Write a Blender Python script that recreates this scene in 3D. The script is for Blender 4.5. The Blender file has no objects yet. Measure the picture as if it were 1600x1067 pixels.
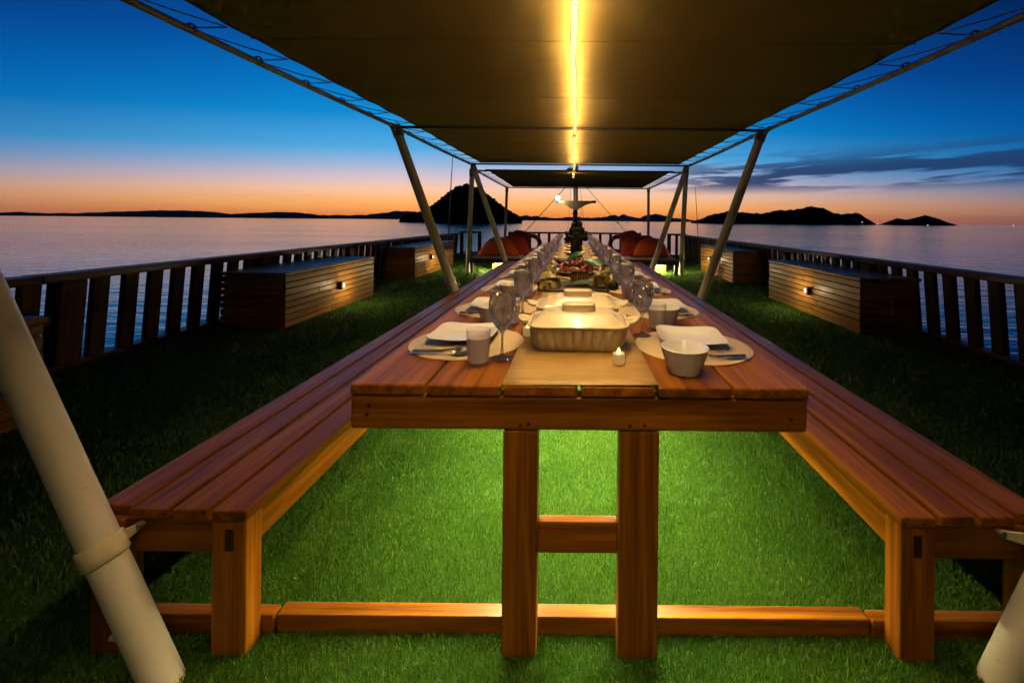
import bpy, bmesh, math, random
import numpy as np
from mathutils import Vector, Matrix, Euler, noise

R = math.radians
random.seed(7)
rng = np.random.default_rng(11)
scene = bpy.context.scene
COL = scene.collection

# ------------------------------------------------------------------ camera
CAM_H = 1.2
cam_data = bpy.data.cameras.new('camera')
cam = bpy.data.objects.new('camera', cam_data)
COL.objects.link(cam)
cam_data.sensor_width = 36.0
cam_data.sensor_fit = 'HORIZONTAL'
cam_data.lens = 36.0 * 645.0 / 1600.0
cam_data.shift_x = -96.0 / 1600.0
cam_data.shift_y = -188.5 / 1600.0
cam_data.clip_start = 0.05
cam_data.clip_end = 90000.0
cam.location = (0, 0, CAM_H)
cam.rotation_euler = (Euler((R(90), 0, 0)).to_matrix() @ Matrix.Rotation(R(0.54), 3, 'Z')).to_euler()
scene.camera = cam

# ------------------------------------------------------------------ exposure / render
vs = scene.view_settings
vs.view_transform = 'Standard'
vs.look = 'None'
vs.exposure = 0.0
vs.gamma = 1.0
vs.use_curve_mapping = False
scene.render.engine = 'CYCLES'
cy = scene.cycles
cy.use_denoising = True
cy.use_adaptive_sampling = True
cy.adaptive_threshold = 0.025
cy.max_bounces = 10
cy.diffuse_bounces = 3
cy.glossy_bounces = 4
cy.transmission_bounces = 10
cy.transparent_max_bounces = 24
cy.volume_bounces = 0
cy.caustics_reflective = False
cy.caustics_refractive = False
cy.sample_clamp_indirect = 3.0
cy.sample_clamp_direct = 0.0

# ------------------------------------------------------------------ world: dusk sky
world = bpy.data.worlds.new('World')
scene.world = world
world.use_nodes = True


class G:
    """tiny node-graph helper"""
    def __init__(self, tree):
        self.t = tree
        self.n = tree.nodes
        self.l = tree.links

    def new(self, kind, **kw):
        n = self.n.new(kind)
        for k, v in kw.items():
            setattr(n, k, v)
        return n

    def put(self, sock, v):
        if hasattr(v, 'is_linked') or hasattr(v, 'links'):
            self.l.new(v, sock)
        else:
            sock.default_value = v

    def math(self, op, a, b=None, c=None, clamp=False):
        n = self.new('ShaderNodeMath', operation=op, use_clamp=clamp)
        self.put(n.inputs[0], a)
        if b is not None:
            self.put(n.inputs[1], b)
        if c is not None:
            self.put(n.inputs[2], c)
        return n.outputs[0]

    def smooth(self, v, a, b, lo=0.0, hi=1.0):
        n = self.new('ShaderNodeMapRange', interpolation_type='SMOOTHSTEP')
        self.put(n.inputs[0], v)
        for i, x in enumerate((a, b, lo, hi)):
            n.inputs[1 + i].default_value = x
        return n.outputs[0]

    def ramp(self, fac, stops, interp='LINEAR'):
        n = self.new('ShaderNodeValToRGB')
        n.color_ramp.interpolation = interp
        e = n.color_ramp.elements
        while len(e) < len(stops):
            e.new(0.5)
        for el, (p, c) in zip(e, stops):
            el.position = p
            el.color = (c[0], c[1], c[2], 1) if len(c) == 3 else c
        self.put(n.inputs[0], fac)
        return n.outputs[0]

    def mix(self, f, a, b, blend='MIX'):
        n = self.new('ShaderNodeMix', data_type='RGBA', blend_type=blend)
        self.put(n.inputs[0], f)
        for i, x in ((6, a), (7, b)):
            if isinstance(x, tuple):
                x = (x[0], x[1], x[2], 1)
            self.put(n.inputs[i], x)
        return n.outputs[2]

    def noise(self, vec, scale, detail=3, rough=0.55, dist=0.0):
        n = self.new('ShaderNodeTexNoise')
        if vec is not None:
            self.put(n.inputs['Vector'], vec)
        n.inputs['Scale'].default_value = scale
        n.inputs['Detail'].default_value = detail
        n.inputs['Roughness'].default_value = rough
        n.inputs['Distortion'].default_value = dist
        return n.outputs[0]

    def mapping(self, vec, scale=(1, 1, 1), loc=(0, 0, 0), rot=(0, 0, 0)):
        n = self.new('ShaderNodeMapping')
        self.put(n.inputs[0], vec)
        n.inputs[1].default_value = loc
        n.inputs[2].default_value = rot
        n.inputs[3].default_value = scale
        return n.outputs[0]


def build_world():
    g = G(world.node_tree)
    bg = g.n['Background']
    tc = g.new('ShaderNodeTexCoord')
    sep = g.new('ShaderNodeSeparateXYZ')
    g.l.new(tc.outputs['Generated'], sep.inputs[0])
    x, y, z = sep.outputs
    elev = g.math('MULTIPLY', g.math('ARCSINE', z), 180 / math.pi)
    az = g.math('MULTIPLY', g.math('ARCTAN2', x, y), 180 / math.pi)
    off = g.math('ABSOLUTE', g.math('SUBTRACT', az, -9.0))
    # the afterglow hugs the horizon more closely away from where the sun went down
    o60 = g.math('MINIMUM', g.math('DIVIDE', off, 60.0), 1.5)
    squash = g.math('ADD', g.math('MULTIPLY', g.math('MULTIPLY', o60, o60), .80), 1.13)
    t = g.math('DIVIDE', g.math('MULTIPLY', elev, squash), 40.0, clamp=True)
    warm = [(0, (1.0, .22, .035)), (.028, (1.06, .37, .075)), (.065, (1.06, .48, .145)), (.11, (.96, .56, .35)),
            (.15, (.70, .53, .55)), (.21, (.30, .44, .66)), (.265, (.08, .38, .71)), (.39, (.005, .245, .60)),
            (.475, (.002, .18, .53)), (.65, (.0015, .08, .34)), (1, (.001, .018, .10))]
    cool = [(0, (.15, .085, .12)), (.045, (.22, .11, .12)), (.09, (.21, .12, .15)), (.14, (.08, .11, .21)),
            (.20, (.010, .11, .30)), (.27, (.002, .09, .29)), (.45, (.001, .055, .26)),
            (.62, (.001, .036, .19)), (1, (.001, .010, .06))]
    cw = g.ramp(t, warm)
    cc = g.ramp(t, cool)
    f = g.smooth(off, 12.0, 76.0)
    sky = g.mix(f, cw, cc)
    # the side of the sky away from the afterglow is darker
    dim = g.smooth(off, 56.0, 112.0, 1.0, 0.12)
    cmb = g.new('ShaderNodeCombineColor')
    for i in range(3):
        g.l.new(dim, cmb.inputs[i])
    sky = g.mix(1.0, sky, cmb.outputs[0], 'MULTIPLY')
    # thin stratus streaks low over the right-hand horizon
    cv = g.new('ShaderNodeCombineXYZ')
    g.l.new(g.math('MULTIPLY', az, 0.052), cv.inputs[0])
    g.l.new(g.math('ADD', g.math('MULTIPLY', elev, 0.62), g.math('MULTIPLY', az, -0.012)), cv.inputs[1])
    n1 = g.noise(cv.outputs[0], 1.35, 6, .58, .3)
    band = g.math('MULTIPLY', g.smooth(elev, 3.2, 5.0), g.smooth(elev, 9.5, 6.2))
    amask = g.smooth(az, 5.0, 22.0)
    cl = g.math('MULTIPLY', g.math('MULTIPLY', g.smooth(n1, .415, .52), band), amask)
    cl = g.math('MULTIPLY', cl, 0.93)
    sky = g.mix(cl, sky, (.014, .040, .125))
    # faint warm wisps everywhere near the horizon
    cv2 = g.new('ShaderNodeCombineXYZ')
    g.l.new(g.math('MULTIPLY', az, 0.03), cv2.inputs[0])
    g.l.new(g.math('MULTIPLY', elev, 0.9), cv2.inputs[1])
    n2 = g.noise(cv2.outputs[0], 1.6, 5, .6)
    w2 = g.math('MULTIPLY', g.math('MULTIPLY', g.smooth(n2, .5, .72), g.smooth(elev, 5.0, 1.5)), 0.16)
    sky = g.mix(w2, sky, (.55, .17, .10))
    g.l.new(sky, bg.inputs[0])
    bg.inputs[1].default_value = 1.12


build_world()

# ------------------------------------------------------------------ materials
MATS = {}


def new_mat(name):
    m = bpy.data.materials.new(name)
    m.use_nodes = True
    g = G(m.node_tree)
    MATS[name] = m
    return m, g, g.n['Principled BSDF']


def set_in(b, **kw):
    for k, v in kw.items():
        b.inputs[k.replace('_', ' ')].default_value = v


def obj_coords(g, rnd=True):
    tc = g.new('ShaderNodeTexCoord')
    v = tc.outputs['Object']
    if rnd:
        oi = g.new('ShaderNodeObjectInfo')
        add = g.new('ShaderNodeVectorMath', operation='ADD')
        g.l.new(v, add.inputs[0])
        sc = g.new('ShaderNodeVectorMath', operation='SCALE')
        sc.inputs[0].default_value = (17.3, 9.1, 23.7)
        g.l.new(oi.outputs['Random'], sc.inputs['Scale'])
        g.l.new(sc.outputs[0], add.inputs[1])
        v = add.outputs[0]
    return v


def wood(name, dark, mid, light, axis, rough=.38, coat=.25, vary=.25):
    """varnished timber, grain running along axis"""
    m, g, b = new_mat(name)
    v = obj_coords(g)
    sc = [26, 26, 26]
    sc['XYZ'.index(axis)] = 1.1
    n1 = g.noise(g.mapping(v, tuple(sc)), 1.0, 5, .62, .6)
    sc2 = [120, 120, 120]
    sc2['XYZ'.index(axis)] = 4
    n2 = g.noise(g.mapping(v, tuple(sc2)), 1.0, 3, .6)
    n3 = g.noise(v, 1.7, 3, .6)
    fac = g.math('ADD', g.math('MULTIPLY', n1, .75), g.math('MULTIPLY', n2, .25))
    c = g.ramp(fac, [(.33, dark), (.5, mid), (.67, light)])
    oi = g.new('ShaderNodeObjectInfo')
    br = g.math('ADD', g.math('MULTIPLY', oi.outputs['Random'], vary), 1 - vary * .5)
    br = g.math('MULTIPLY', br, g.smooth(n3, .25, .75, .8, 1.15))
    hs = g.new('ShaderNodeHueSaturation')
    g.l.new(c, hs.inputs['Color'])
    g.l.new(br, hs.inputs['Value'])
    g.l.new(hs.outputs[0], b.inputs['Base Color'])
    g.l.new(g.smooth(n3, .3, .7, rough * .8, rough * 1.3), b.inputs['Roughness'])
    bp = g.new('ShaderNodeBump')
    bp.inputs['Strength'].default_value = .25
    bp.inputs['Distance'].default_value = .004
    g.l.new(fac, bp.inputs['Height'])
    g.l.new(bp.outputs[0], b.inputs['Normal'])
    set_in(b, Coat_Weight=coat, Coat_Roughness=.22, Specular_IOR_Level=.15)
    return m


for ax in 'XYZ':
    wood('teak_' + ax, (.080, .020, .0012), (.235, .074, .004), (.40, .145, .009), ax, .36, .05, .42)
    wood('box_' + ax, (.15, .066, .011), (.33, .16, .028), (.47, .25, .055), ax, .45, .10, .45)
    wood('rail_' + ax, (.055, .026, .012), (.10, .048, .022), (.15, .074, .033), ax, .5, .1, .3)
    wood('dark_' + ax, (.02, .010, .006), (.04, .018, .010), (.06, .028, .014), ax, .4, .2, .3)


def simple(name, col, rough=.5, metal=0., noise_amt=.15, noise_scale=9., coat=0., bump=0., bscale=60., spec=.5):
    m, g, b = new_mat(name)
    v = obj_coords(g)
    n = g.noise(v, noise_scale, 5, .6)
    lo = tuple(x * (1 - noise_amt) for x in col)
    hi = tuple(min(1, x * (1 + noise_amt)) for x in col)
    g.l.new(g.ramp(n, [(.3, lo), (.7, hi)]), b.inputs['Base Color'])
    g.l.new(g.smooth(n, .3, .7, rough * .85, min(1, rough * 1.2)), b.inputs['Roughness'])
    set_in(b, Metallic=metal, Coat_Weight=coat, Coat_Roughness=.1, Specular_IOR_Level=spec)
    if bump:
        bp = g.new('ShaderNodeBump')
        bp.inputs['Strength'].default_value = bump
        bp.inputs['Distance'].default_value = .003
        g.l.new(g.noise(v, bscale, 4, .6), bp.inputs['Height'])
        g.l.new(bp.outputs[0], b.inputs['Normal'])
    return m




def mat_post():
    m, g, b = new_mat('post_paint')
    v = obj_coords(g)
    n = g.noise(v, 4, 5, .6)
    sc = g.noise(g.mapping(v, (30, 30, 7)), 1.0, 6, .7, .5)
    c = g.ramp(n, [(.3, (.64, .57, .44)), (.7, (.76, .69, .55))])
    c = g.mix(g.math('MULTIPLY', g.smooth(sc, .60, .72), .55), c, (.30, .22, .13))
    c = g.mix(g.math('MULTIPLY', g.smooth(g.noise(v, 55, 3, .7), .66, .74), .5), c, (.22, .15, .09))
    g.l.new(c, b.inputs['Base Color'])
    g.l.new(g.smooth(sc, .3, .7, .3, .6), b.inputs['Roughness'])
    bp = g.new('ShaderNodeBump')
    bp.inputs['Strength'].default_value = .25
    bp.inputs['Distance'].default_value = .003
    g.l.new(g.math('ADD', n, g.math('MULTIPLY', sc, .5)), bp.inputs['Height'])
    g.l.new(bp.outputs[0], b.inputs['Normal'])


mat_post()
simple('pipe_paint', (.30, .27, .21), .42, noise_amt=.2)
simple('strap_cloth', (.74, .62, .42), .7, noise_amt=.15, noise_scale=30, bump=.3, bscale=200)
simple('cross_paint', (.07, .06, .04), .5, noise_amt=.2)
simple('rope', (.20, .17, .12), .8, noise_amt=.3)
simple('dark_rope', (.05, .045, .04), .8)
simple('steel', (.55, .55, .56), .28, metal=1., noise_amt=.1)
simple('bolt', (.30, .27, .23), .4, metal=.8, noise_amt=.25)
simple('peg', (.52, .38, .20), .6, noise_amt=.2)
simple('porcelain', (.86, .84, .80), .16, noise_amt=.03, coat=.5)
simple('cream_ware', (.78, .64, .36), .3, noise_amt=.05, noise_scale=14, coat=.3)
simple('cushion_orange', (.80, .13, .010), .8, noise_amt=.12, bump=.4, bscale=90)
simple('cushion_red', (.50, .045, .008), .8, noise_amt=.15, bump=.4, bscale=90)
simple('cushion_rust', (.28, .035, .010), .8, noise_amt=.15, bump=.4, bscale=90)
simple('mattress', (.50, .48, .52), .75, noise_amt=.08, bump=.3, bscale=70)
simple('black_ink', (.008, .007, .007), .7)
simple('life_orange', (.55, .10, .015), .5)
simple('mast_cream', (.74, .58, .36), .5, noise_amt=.1)
simple('white_paint', (.76, .74, .70), .4, noise_amt=.06)
simple('blue_paint', (.02, .16, .38), .4)
simple('lamp_black', (.02, .02, .02), .4)
simple('added_louvre', (.045, .038, .028), .7, spec=.1)  # dark finish of the added baffles round the light strip
simple('statue_wood', (.006, .008, .005), .6, noise_amt=.4, noise_scale=25, bump=.5, bscale=70, spec=.12)
simple('lettuce', (.36, .30, .055), .5, noise_amt=.35, noise_scale=30)
simple('leaf_green', (.010, .085, .018), .35, noise_amt=.3, noise_scale=14)
simple('leaf_dark', (.007, .026, .010), .5, noise_amt=.3, spec=.25)
simple('prawn', (.26, .05, .010), .35, noise_amt=.45, noise_scale=40)
simple('meat_dark', (.075, .015, .007), .4, noise_amt=.4, noise_scale=35)
simple('yellow_fruit', (.62, .33, .02), .4, noise_amt=.2)
simple('hull_paint', (.05, .035, .025), .5)
simple('land_near', (.012, .016, .010), .95, noise_amt=.5, noise_scale=.08, spec=.1)
simple('land_mid', (.014, .016, .014), .95, noise_amt=.4, noise_scale=.02, spec=.1)
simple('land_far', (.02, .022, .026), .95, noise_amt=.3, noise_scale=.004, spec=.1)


def mat_canvas():
    m, g, b = new_mat('canvas')
    v = obj_coords(g, False)
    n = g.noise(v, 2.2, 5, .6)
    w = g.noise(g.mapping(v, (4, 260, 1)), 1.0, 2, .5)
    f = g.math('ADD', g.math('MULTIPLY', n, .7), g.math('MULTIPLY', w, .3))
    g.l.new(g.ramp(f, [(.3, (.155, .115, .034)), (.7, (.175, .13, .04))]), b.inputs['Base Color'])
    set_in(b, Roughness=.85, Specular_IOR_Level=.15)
    bp = g.new('ShaderNodeBump')
    bp.inputs['Strength'].default_value = .35
    bp.inputs['Distance'].default_value = .006
    g.l.new(g.noise(g.mapping(v, (2.5, 14, 1)), 1.0, 4, .6, .8), bp.inputs['Height'])
    g.l.new(bp.outputs[0], b.inputs['Normal'])


mat_canvas()


def mat_emit(name, col, strength):
    m = bpy.data.materials.new(name)
    m.use_nodes = True
    g = G(m.node_tree)
    g.n.remove(g.n['Principled BSDF'])
    e = g.new('ShaderNodeEmission')
    e.inputs[0].default_value = (*col, 1)
    e.inputs[1].default_value = strength
    g.l.new(e.outputs[0], g.n['Material Output'].inputs[0])
    MATS[name] = m
    return m


WARM = (1.0, .70, .36)
mat_emit('led_up', (1.0, .60, .22), 98.0)
mat_emit('led_down', (1.0, .68, .34), 225.0)
mat_emit('led_tape', (1.0, .88, .44), 820.0)
mat_emit('lamp_glow', (1.0, .80, .50), 9.0)
mat_emit('bed_glow', (1.0, .82, .45), 30.0)
mat_emit('mast_glow', (.95, .97, 1.0), 30.0)
mat_emit('flame_glow', (1.0, .74, .25), 3.2)
mat_emit('shore_glow', (1.0, .9, .7), 2.5)


def mat_candle():
    m, g, b = new_mat('candle_wax')
    set_in(b, Base_Color=(.50, .30, .11, 1), Roughness=.5, Emission_Color=(1, .62, .20, 1), Emission_Strength=.25)


mat_candle()


def mat_glass(name, tint, blend=.22, rough=.03, extra=0.02, cap=.4, haze=.06):
    m = bpy.data.materials.new(name)
    m.use_nodes = True
    g = G(m.node_tree)
    g.n.remove(g.n['Principled BSDF'])
    tr = g.new('ShaderNodeBsdfTransparent')
    tr.inputs[0].default_value = (*tint, 1)
    gl = g.new('ShaderNodeBsdfGlossy')
    gl.inputs['Roughness'].default_value = rough
    gl.inputs[0].default_value = (1, .97, .98, 1)
    lw = g.new('ShaderNodeLayerWeight')
    lw.inputs[0].default_value = blend
    f = g.math('MINIMUM', g.math('ADD', lw.outputs['Fresnel'], extra), cap)
    mx = g.new('ShaderNodeMixShader')
    g.l.new(f, mx.inputs[0])
    g.l.new(tr.outputs[0], mx.inputs[1])
    g.l.new(gl.outputs[0], mx.inputs[2])
    df = g.new('ShaderNodeBsdfDiffuse')
    df.inputs[0].default_value = (.9, .85, .88, 1)
    tl = g.new('ShaderNodeBsdfTranslucent')
    tl.inputs[0].default_value = (.9, .85, .88, 1)
    m1 = g.new('ShaderNodeMixShader')
    m1.inputs[0].default_value = .5
    g.l.new(df.outputs[0], m1.inputs[1])
    g.l.new(tl.outputs[0], m1.inputs[2])
    m2 = g.new('ShaderNodeMixShader')
    m2.inputs[0].default_value = haze
    g.l.new(mx.outputs[0], m2.inputs[1])
    g.l.new(m1.outputs[0], m2.inputs[2])
    g.l.new(m2.outputs[0], g.n['Material Output'].inputs[0])
    MATS[name] = m


m_, g_, b_ = new_mat('wine_glass')
t_ = g_.new('ShaderNodeBsdfTransparent')
t_.inputs[0].default_value = (.98, .97, .97, 1)
x_ = g_.new('ShaderNodeMixShader')
x_.inputs[0].default_value = .42
g_.l.new(b_.outputs[0], x_.inputs[1])
g_.l.new(t_.outputs[0], x_.inputs[2])
g_.l.new(x_.outputs[0], g_.n['Material Output'].inputs[0])
set_in(b_, Base_Color=(.995, .985, .99, 1), Roughness=.02, Transmission_Weight=1.0, IOR=1.46)
mat_glass('tumbler_glass', (.98, .97, .97), .1, .06, .03, .25, .10)


def mat_frost():
    m = bpy.data.materials.new('frosted_water')
    m.use_nodes = True
    g = G(m.node_tree)
    b = g.n['Principled BSDF']
    set_in(b, Base_Color=(.95, .88, .84, 1), Roughness=.35)
    tl = g.new('ShaderNodeBsdfTranslucent')
    tl.inputs[0].default_value = (.95, .88, .82, 1)
    tr = g.new('ShaderNodeBsdfTransparent')
    tr.inputs[0].default_value = (.9, .87, .86, 1)
    m1 = g.new('ShaderNodeMixShader')
    m1.inputs[0].default_value = .5
    g.l.new(b.outputs[0], m1.inputs[1])
    g.l.new(tl.outputs[0], m1.inputs[2])
    m2 = g.new('ShaderNodeMixShader')
    m2.inputs[0].default_value = .08
    g.l.new(m1.outputs[0], m2.inputs[1])
    g.l.new(tr.outputs[0], m2.inputs[2])
    g.l.new(m2.outputs[0], g.n['Material Output'].inputs[0])
    MATS['frosted_water'] = m


mat_frost()


def mat_weave(name, c1, c2, scale, rough, bump):
    m, g, b = new_mat(name)
    v = obj_coords(g)
    a = g.noise(g.mapping(v, scale), 1.0, 4, .65, .2)
    n = g.noise(v, 6, 3, .6)
    f = g.math('ADD', g.math('MULTIPLY', a, .75), g.math('MULTIPLY', n, .25))
    g.l.new(g.ramp(f, [(.37, c1), (.63, c2)]), b.inputs['Base Color'])
    set_in(b, Roughness=rough, Coat_Weight=.12, Coat_Roughness=.3)
    bp = g.new('ShaderNodeBump')
    bp.inputs['Strength'].default_value = bump
    bp.inputs['Distance'].default_value = .002
    g.l.new(a, bp.inputs['Height'])
    g.l.new(bp.outputs[0], b.inputs['Normal'])


mat_weave('runner', (.27, .145, .024), (.52, .33, .08), (5, 240, 5), .5, .5)


def mat_placemat():
    m, g, b = new_mat('placemat')
    v = obj_coords(g, False)
    w = g.new('ShaderNodeTexWave', wave_type='RINGS', rings_direction='Z')
    g.l.new(v, w.inputs['Vector'])
    w.inputs['Scale'].default_value = 34
    w.inputs['Distortion'].default_value = .6
    w.inputs['Detail Scale'].default_value = 3
    n = g.noise(v, 90, 3, .6)
    n2 = g.noise(obj_coords(g), 7, 3, .6)
    f = g.math('ADD', g.math('MULTIPLY', w.outputs['Fac'], .3), g.math('ADD', g.math('MULTIPLY', n, .4), g.math('MULTIPLY', n2, .3)))
    g.l.new(g.ramp(f, [(.25, (.44, .31, .15)), (.75, (.68, .53, .31))]), b.inputs['Base Color'])
    set_in(b, Roughness=.5, Coat_Weight=.1, Coat_Roughness=.3)
    bp = g.new('ShaderNodeBump')
    bp.inputs['Strength'].default_value = .5
    bp.inputs['Distance'].default_value = .002
    g.l.new(f, bp.inputs['Height'])
    g.l.new(bp.outputs[0], b.inputs['Normal'])


mat_placemat()


def mat_turf_base():
    m, g, b = new_mat('turf_base')
    v = obj_coords(g, False)
    n1 = g.noise(v, 1.6, 4, .6)
    n2 = g.noise(v, 160, 3, .7)
    f = g.math('ADD', g.math('MULTIPLY', n1, .4), g.math('MULTIPLY', n2, .6))
    g.l.new(g.ramp(f, [(.3, (.012, .045, .006)), (.7, (.04, .13, .016))]), b.inputs['Base Color'])
    set_in(b, Roughness=.8, Specular_IOR_Level=.25)
    bp = g.new('ShaderNodeBump')
    bp.inputs['Strength'].default_value = .9
    bp.inputs['Distance'].default_value = .012
    g.l.new(n2, bp.inputs['Height'])
    g.l.new(bp.outputs[0], b.inputs['Normal'])


mat_turf_base()


def mat_blade():
    m = bpy.data.materials.new('turf_blade')
    m.use_nodes = True
    g = G(m.node_tree)
    b = g.n['Principled BSDF']
    geo = g.new('ShaderNodeNewGeometry')
    tc = g.new('ShaderNodeTexCoord')
    n1 = g.noise(tc.outputs['Object'], 2.2, 4, .6)
    f = g.math('ADD', g.math('MULTIPLY', geo.outputs['Random Per Island'], .65), g.math('MULTIPLY', n1, .45))
    c = g.ramp(f, [(.12, (.014, .052, .003)), (.5, (.058, .165, .007)), (.82, (.14, .27, .022)), (1, (.36, .38, .11))])
    g.l.new(c, b.inputs['Base Color'])
    set_in(b, Roughness=.38, Specular_IOR_Level=.5)
    tl = g.new('ShaderNodeBsdfTranslucent')
    g.l.new(c, tl.inputs[0])
    mx = g.new('ShaderNodeMixShader')
    mx.inputs[0].default_value = .3
    g.l.new(b.outputs[0], mx.inputs[1])
    g.l.new(tl.outputs[0], mx.inputs[2])
    g.l.new(mx.outputs[0], g.n['Material Output'].inputs[0])
    MATS['turf_blade'] = m


mat_blade()


def mat_sea():
    m, g, b = new_mat('sea')
    tc = g.new('ShaderNodeTexCoord')
    v = tc.outputs['Object']
    n1 = g.noise(g.mapping(v, (.22, .75, 1)), 1.0, 4, .55, .4)
    n2 = g.noise(g.mapping(v, (.9, 2.6, 1)), 1.0, 3, .5, .3)
    n3 = g.noise(g.mapping(v, (.012, .04, 1)), 1.0, 3, .5)
    h = g.math('ADD', g.math('MULTIPLY', n1, .75), g.math('MULTIPLY', n2, .22))
    bp = g.new('ShaderNodeBump')
    bp.inputs['Distance'].default_value = .55
    g.l.new(g.smooth(n3, .3, .7, .17, .36), bp.inputs['Strength'])
    g.l.new(h, bp.inputs['Height'])
    g.l.new(bp.outputs[0], b.inputs['Normal'])
    set_in(b, Base_Color=(.001, .030, .10, 1), Roughness=.08, IOR=1.33, Specular_IOR_Level=.85)


mat_sea()

# ------------------------------------------------------------------ mesh helpers


def tag(o, label=None, cat=None, group=None, kind=None):
    if label:
        o['label'] = label
    if cat:
        o['category'] = cat
    if group:
        o['group'] = group
    if kind:
        o['kind'] = kind
    return o


def link(o, parent=None):
    COL.objects.link(o)
    if parent is not None:
        o.parent = parent
    return o


def thing(name, label, cat, loc=(0, 0, 0), rotz=0, group=None):
    o = bpy.data.objects.new(name, None)
    o.empty_display_size = .1
    o.location = loc
    o.rotation_euler = (0, 0, rotz)
    return tag(link(o), label, cat, group)


def obj(name, me, parent=None, loc=(0, 0, 0), rot=(0, 0, 0), scale=(1, 1, 1)):
    o = bpy.data.objects.new(name, me)
    o.location = loc
    o.rotation_euler = rot
    o.scale = scale
    return link(o, parent)


def to_mesh(bm, name, mat, smooth=None):
    me = bpy.data.meshes.new(name)
    bm.normal_update()
    bm.to_mesh(me)
    bm.free()
    me.materials.append(MATS[mat])
    if smooth is not None:
        me.shade_smooth()
        me.set_sharp_from_angle(angle=R(smooth))
    return me


def pydata(name, verts, faces, mat, smooth=None):
    me = bpy.data.meshes.new(name)
    me.from_pydata(verts, [], faces)
    me.update()
    me.materials.append(MATS[mat])
    if smooth is not None:
        me.shade_smooth()
        me.set_sharp_from_angle(angle=R(smooth))
    return me


_cache = {}


def box_mesh(size, mat, bevel=.004, seg=1):
    key = (tuple(round(s, 4) for s in size), mat, bevel, seg)
    if key in _cache:
        return _cache[key]
    bm = bmesh.new()
    bmesh.ops.create_cube(bm, size=1)
    for v in bm.verts:
        v.co = Vector((v.co.x * size[0], v.co.y * size[1], v.co.z * size[2]))
    if bevel > 0:
        bmesh.ops.bevel(bm, geom=list(bm.edges), offset=min(bevel, min(size) * .45), segments=seg, affect='EDGES', profile=.6)
    me = to_mesh(bm, 'board', mat)
    _cache[key] = me
    return me


def board(name, parent, lo, hi, mat, bevel=.004, seg=1):
    """axis-aligned piece between two corners (parent space)"""
    size = tuple(hi[i] - lo[i] for i in range(3))
    c = tuple((hi[i] + lo[i]) / 2 for i in range(3))
    return obj(name, box_mesh(size, mat, bevel, seg), parent, c)


def tube_geo(pts, rad, sides=10, cap=True, closed=False):
    pts = [Vector(p) for p in pts]
    n = len(pts)
    rads = rad if isinstance(rad, (list, tuple)) else [rad] * n
    verts, faces = [], []
    prev = None
    for i, p in enumerate(pts):
        if closed:
            d = (pts[(i + 1) % n] - pts[i - 1]).normalized()
        else:
            d = (pts[min(i + 1, n - 1)] - pts[max(i - 1, 0)]).normalized()
        if prev is None:
            a = Vector((0, 0, 1)) if abs(d.z) < .9 else Vector((1, 0, 0))
            u = d.cross(a).normalized()
        else:
            u = (prev - d * prev.dot(d)).normalized()
        prev = u
        w = d.cross(u)
        for k in range(sides):
            t = 2 * math.pi * k / sides
            verts.append(p + (u * math.cos(t) + w * math.sin(t)) * rads[i])
    m = n if closed else n - 1
    for i in range(m):
        for k in range(sides):
            a = i * sides + k
            b = i * sides + (k + 1) % sides
            j = (i + 1) % n
            c = j * sides + (k + 1) % sides
            d = j * sides + k
            faces.append((a, b, c, d))
    if cap and not closed:
        faces.append(tuple(reversed(range(sides))))
        faces.append(tuple(range((n - 1) * sides, n * sides)))
    return verts, faces


def tube(name, parent, pts, rad, mat, sides=10, closed=False, loc=(0, 0, 0)):
    v, f = tube_geo(pts, rad, sides, True, closed)
    return obj(name, pydata(name, v, f, mat, 50), parent, loc)


def merge_geo(parts):
    V, F = [], []
    for v, f in parts:
        o = len(V)
        V += list(v)
        F += [tuple(i + o for i in q) for q in f]
    return V, F


def lathe_mesh(name, prof, mat, n=32, smooth=40, outline=None, lift=None):
    """revolve (r, z) profile; outline(theta) scales the radius (squircles), lift(theta, r) adds height"""
    V, F = [], []
    rows = []
    for (r, z) in prof:
        row = []
        if r < 1e-6:
            V.append((0, 0, z))
            row = [len(V) - 1] * n
        else:
            for k in range(n):
                t = 2 * math.pi * k / n
                s = outline(t) if outline else 1.0
                dz = lift(t, r) if lift else 0.0
                V.append((r * s * math.cos(t), r * s * math.sin(t), z + dz))
                row.append(len(V) - 1)
        rows.append(row)
    for a, b in zip(rows[:-1], rows[1:]):
        for k in range(n):
            q = [a[k], a[(k + 1) % n], b[(k + 1) % n], b[k]]
            q2 = []
            for i in q:
                if i not in q2:
                    q2.append(i)
            if len(q2) >= 3:
                F.append(tuple(q2))
    return pydata(name, V, F, mat, smooth)


def squircle(e):
    def f(t):
        c, s = abs(math.cos(t)), abs(math.sin(t))
        return (c ** e + s ** e) ** (-1.0 / e)
    return f


def loft_mesh(name, loops, mat, smooth=40, cap_lo=True, cap_hi=True):
    n = len(loops[0])
    V = [p for lp in loops for p in lp]
    F = []
    for i in range(len(loops) - 1):
        for k in range(n):
            F.append((i * n + k, i * n + (k + 1) % n, (i + 1) * n + (k + 1) % n, (i + 1) * n + k))
    if cap_lo:
        F.append(tuple(reversed(range(n))))
    if cap_hi:
        F.append(tuple(range((len(loops) - 1) * n, len(loops) * n)))
    return pydata(name, V, F, mat, smooth)


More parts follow.
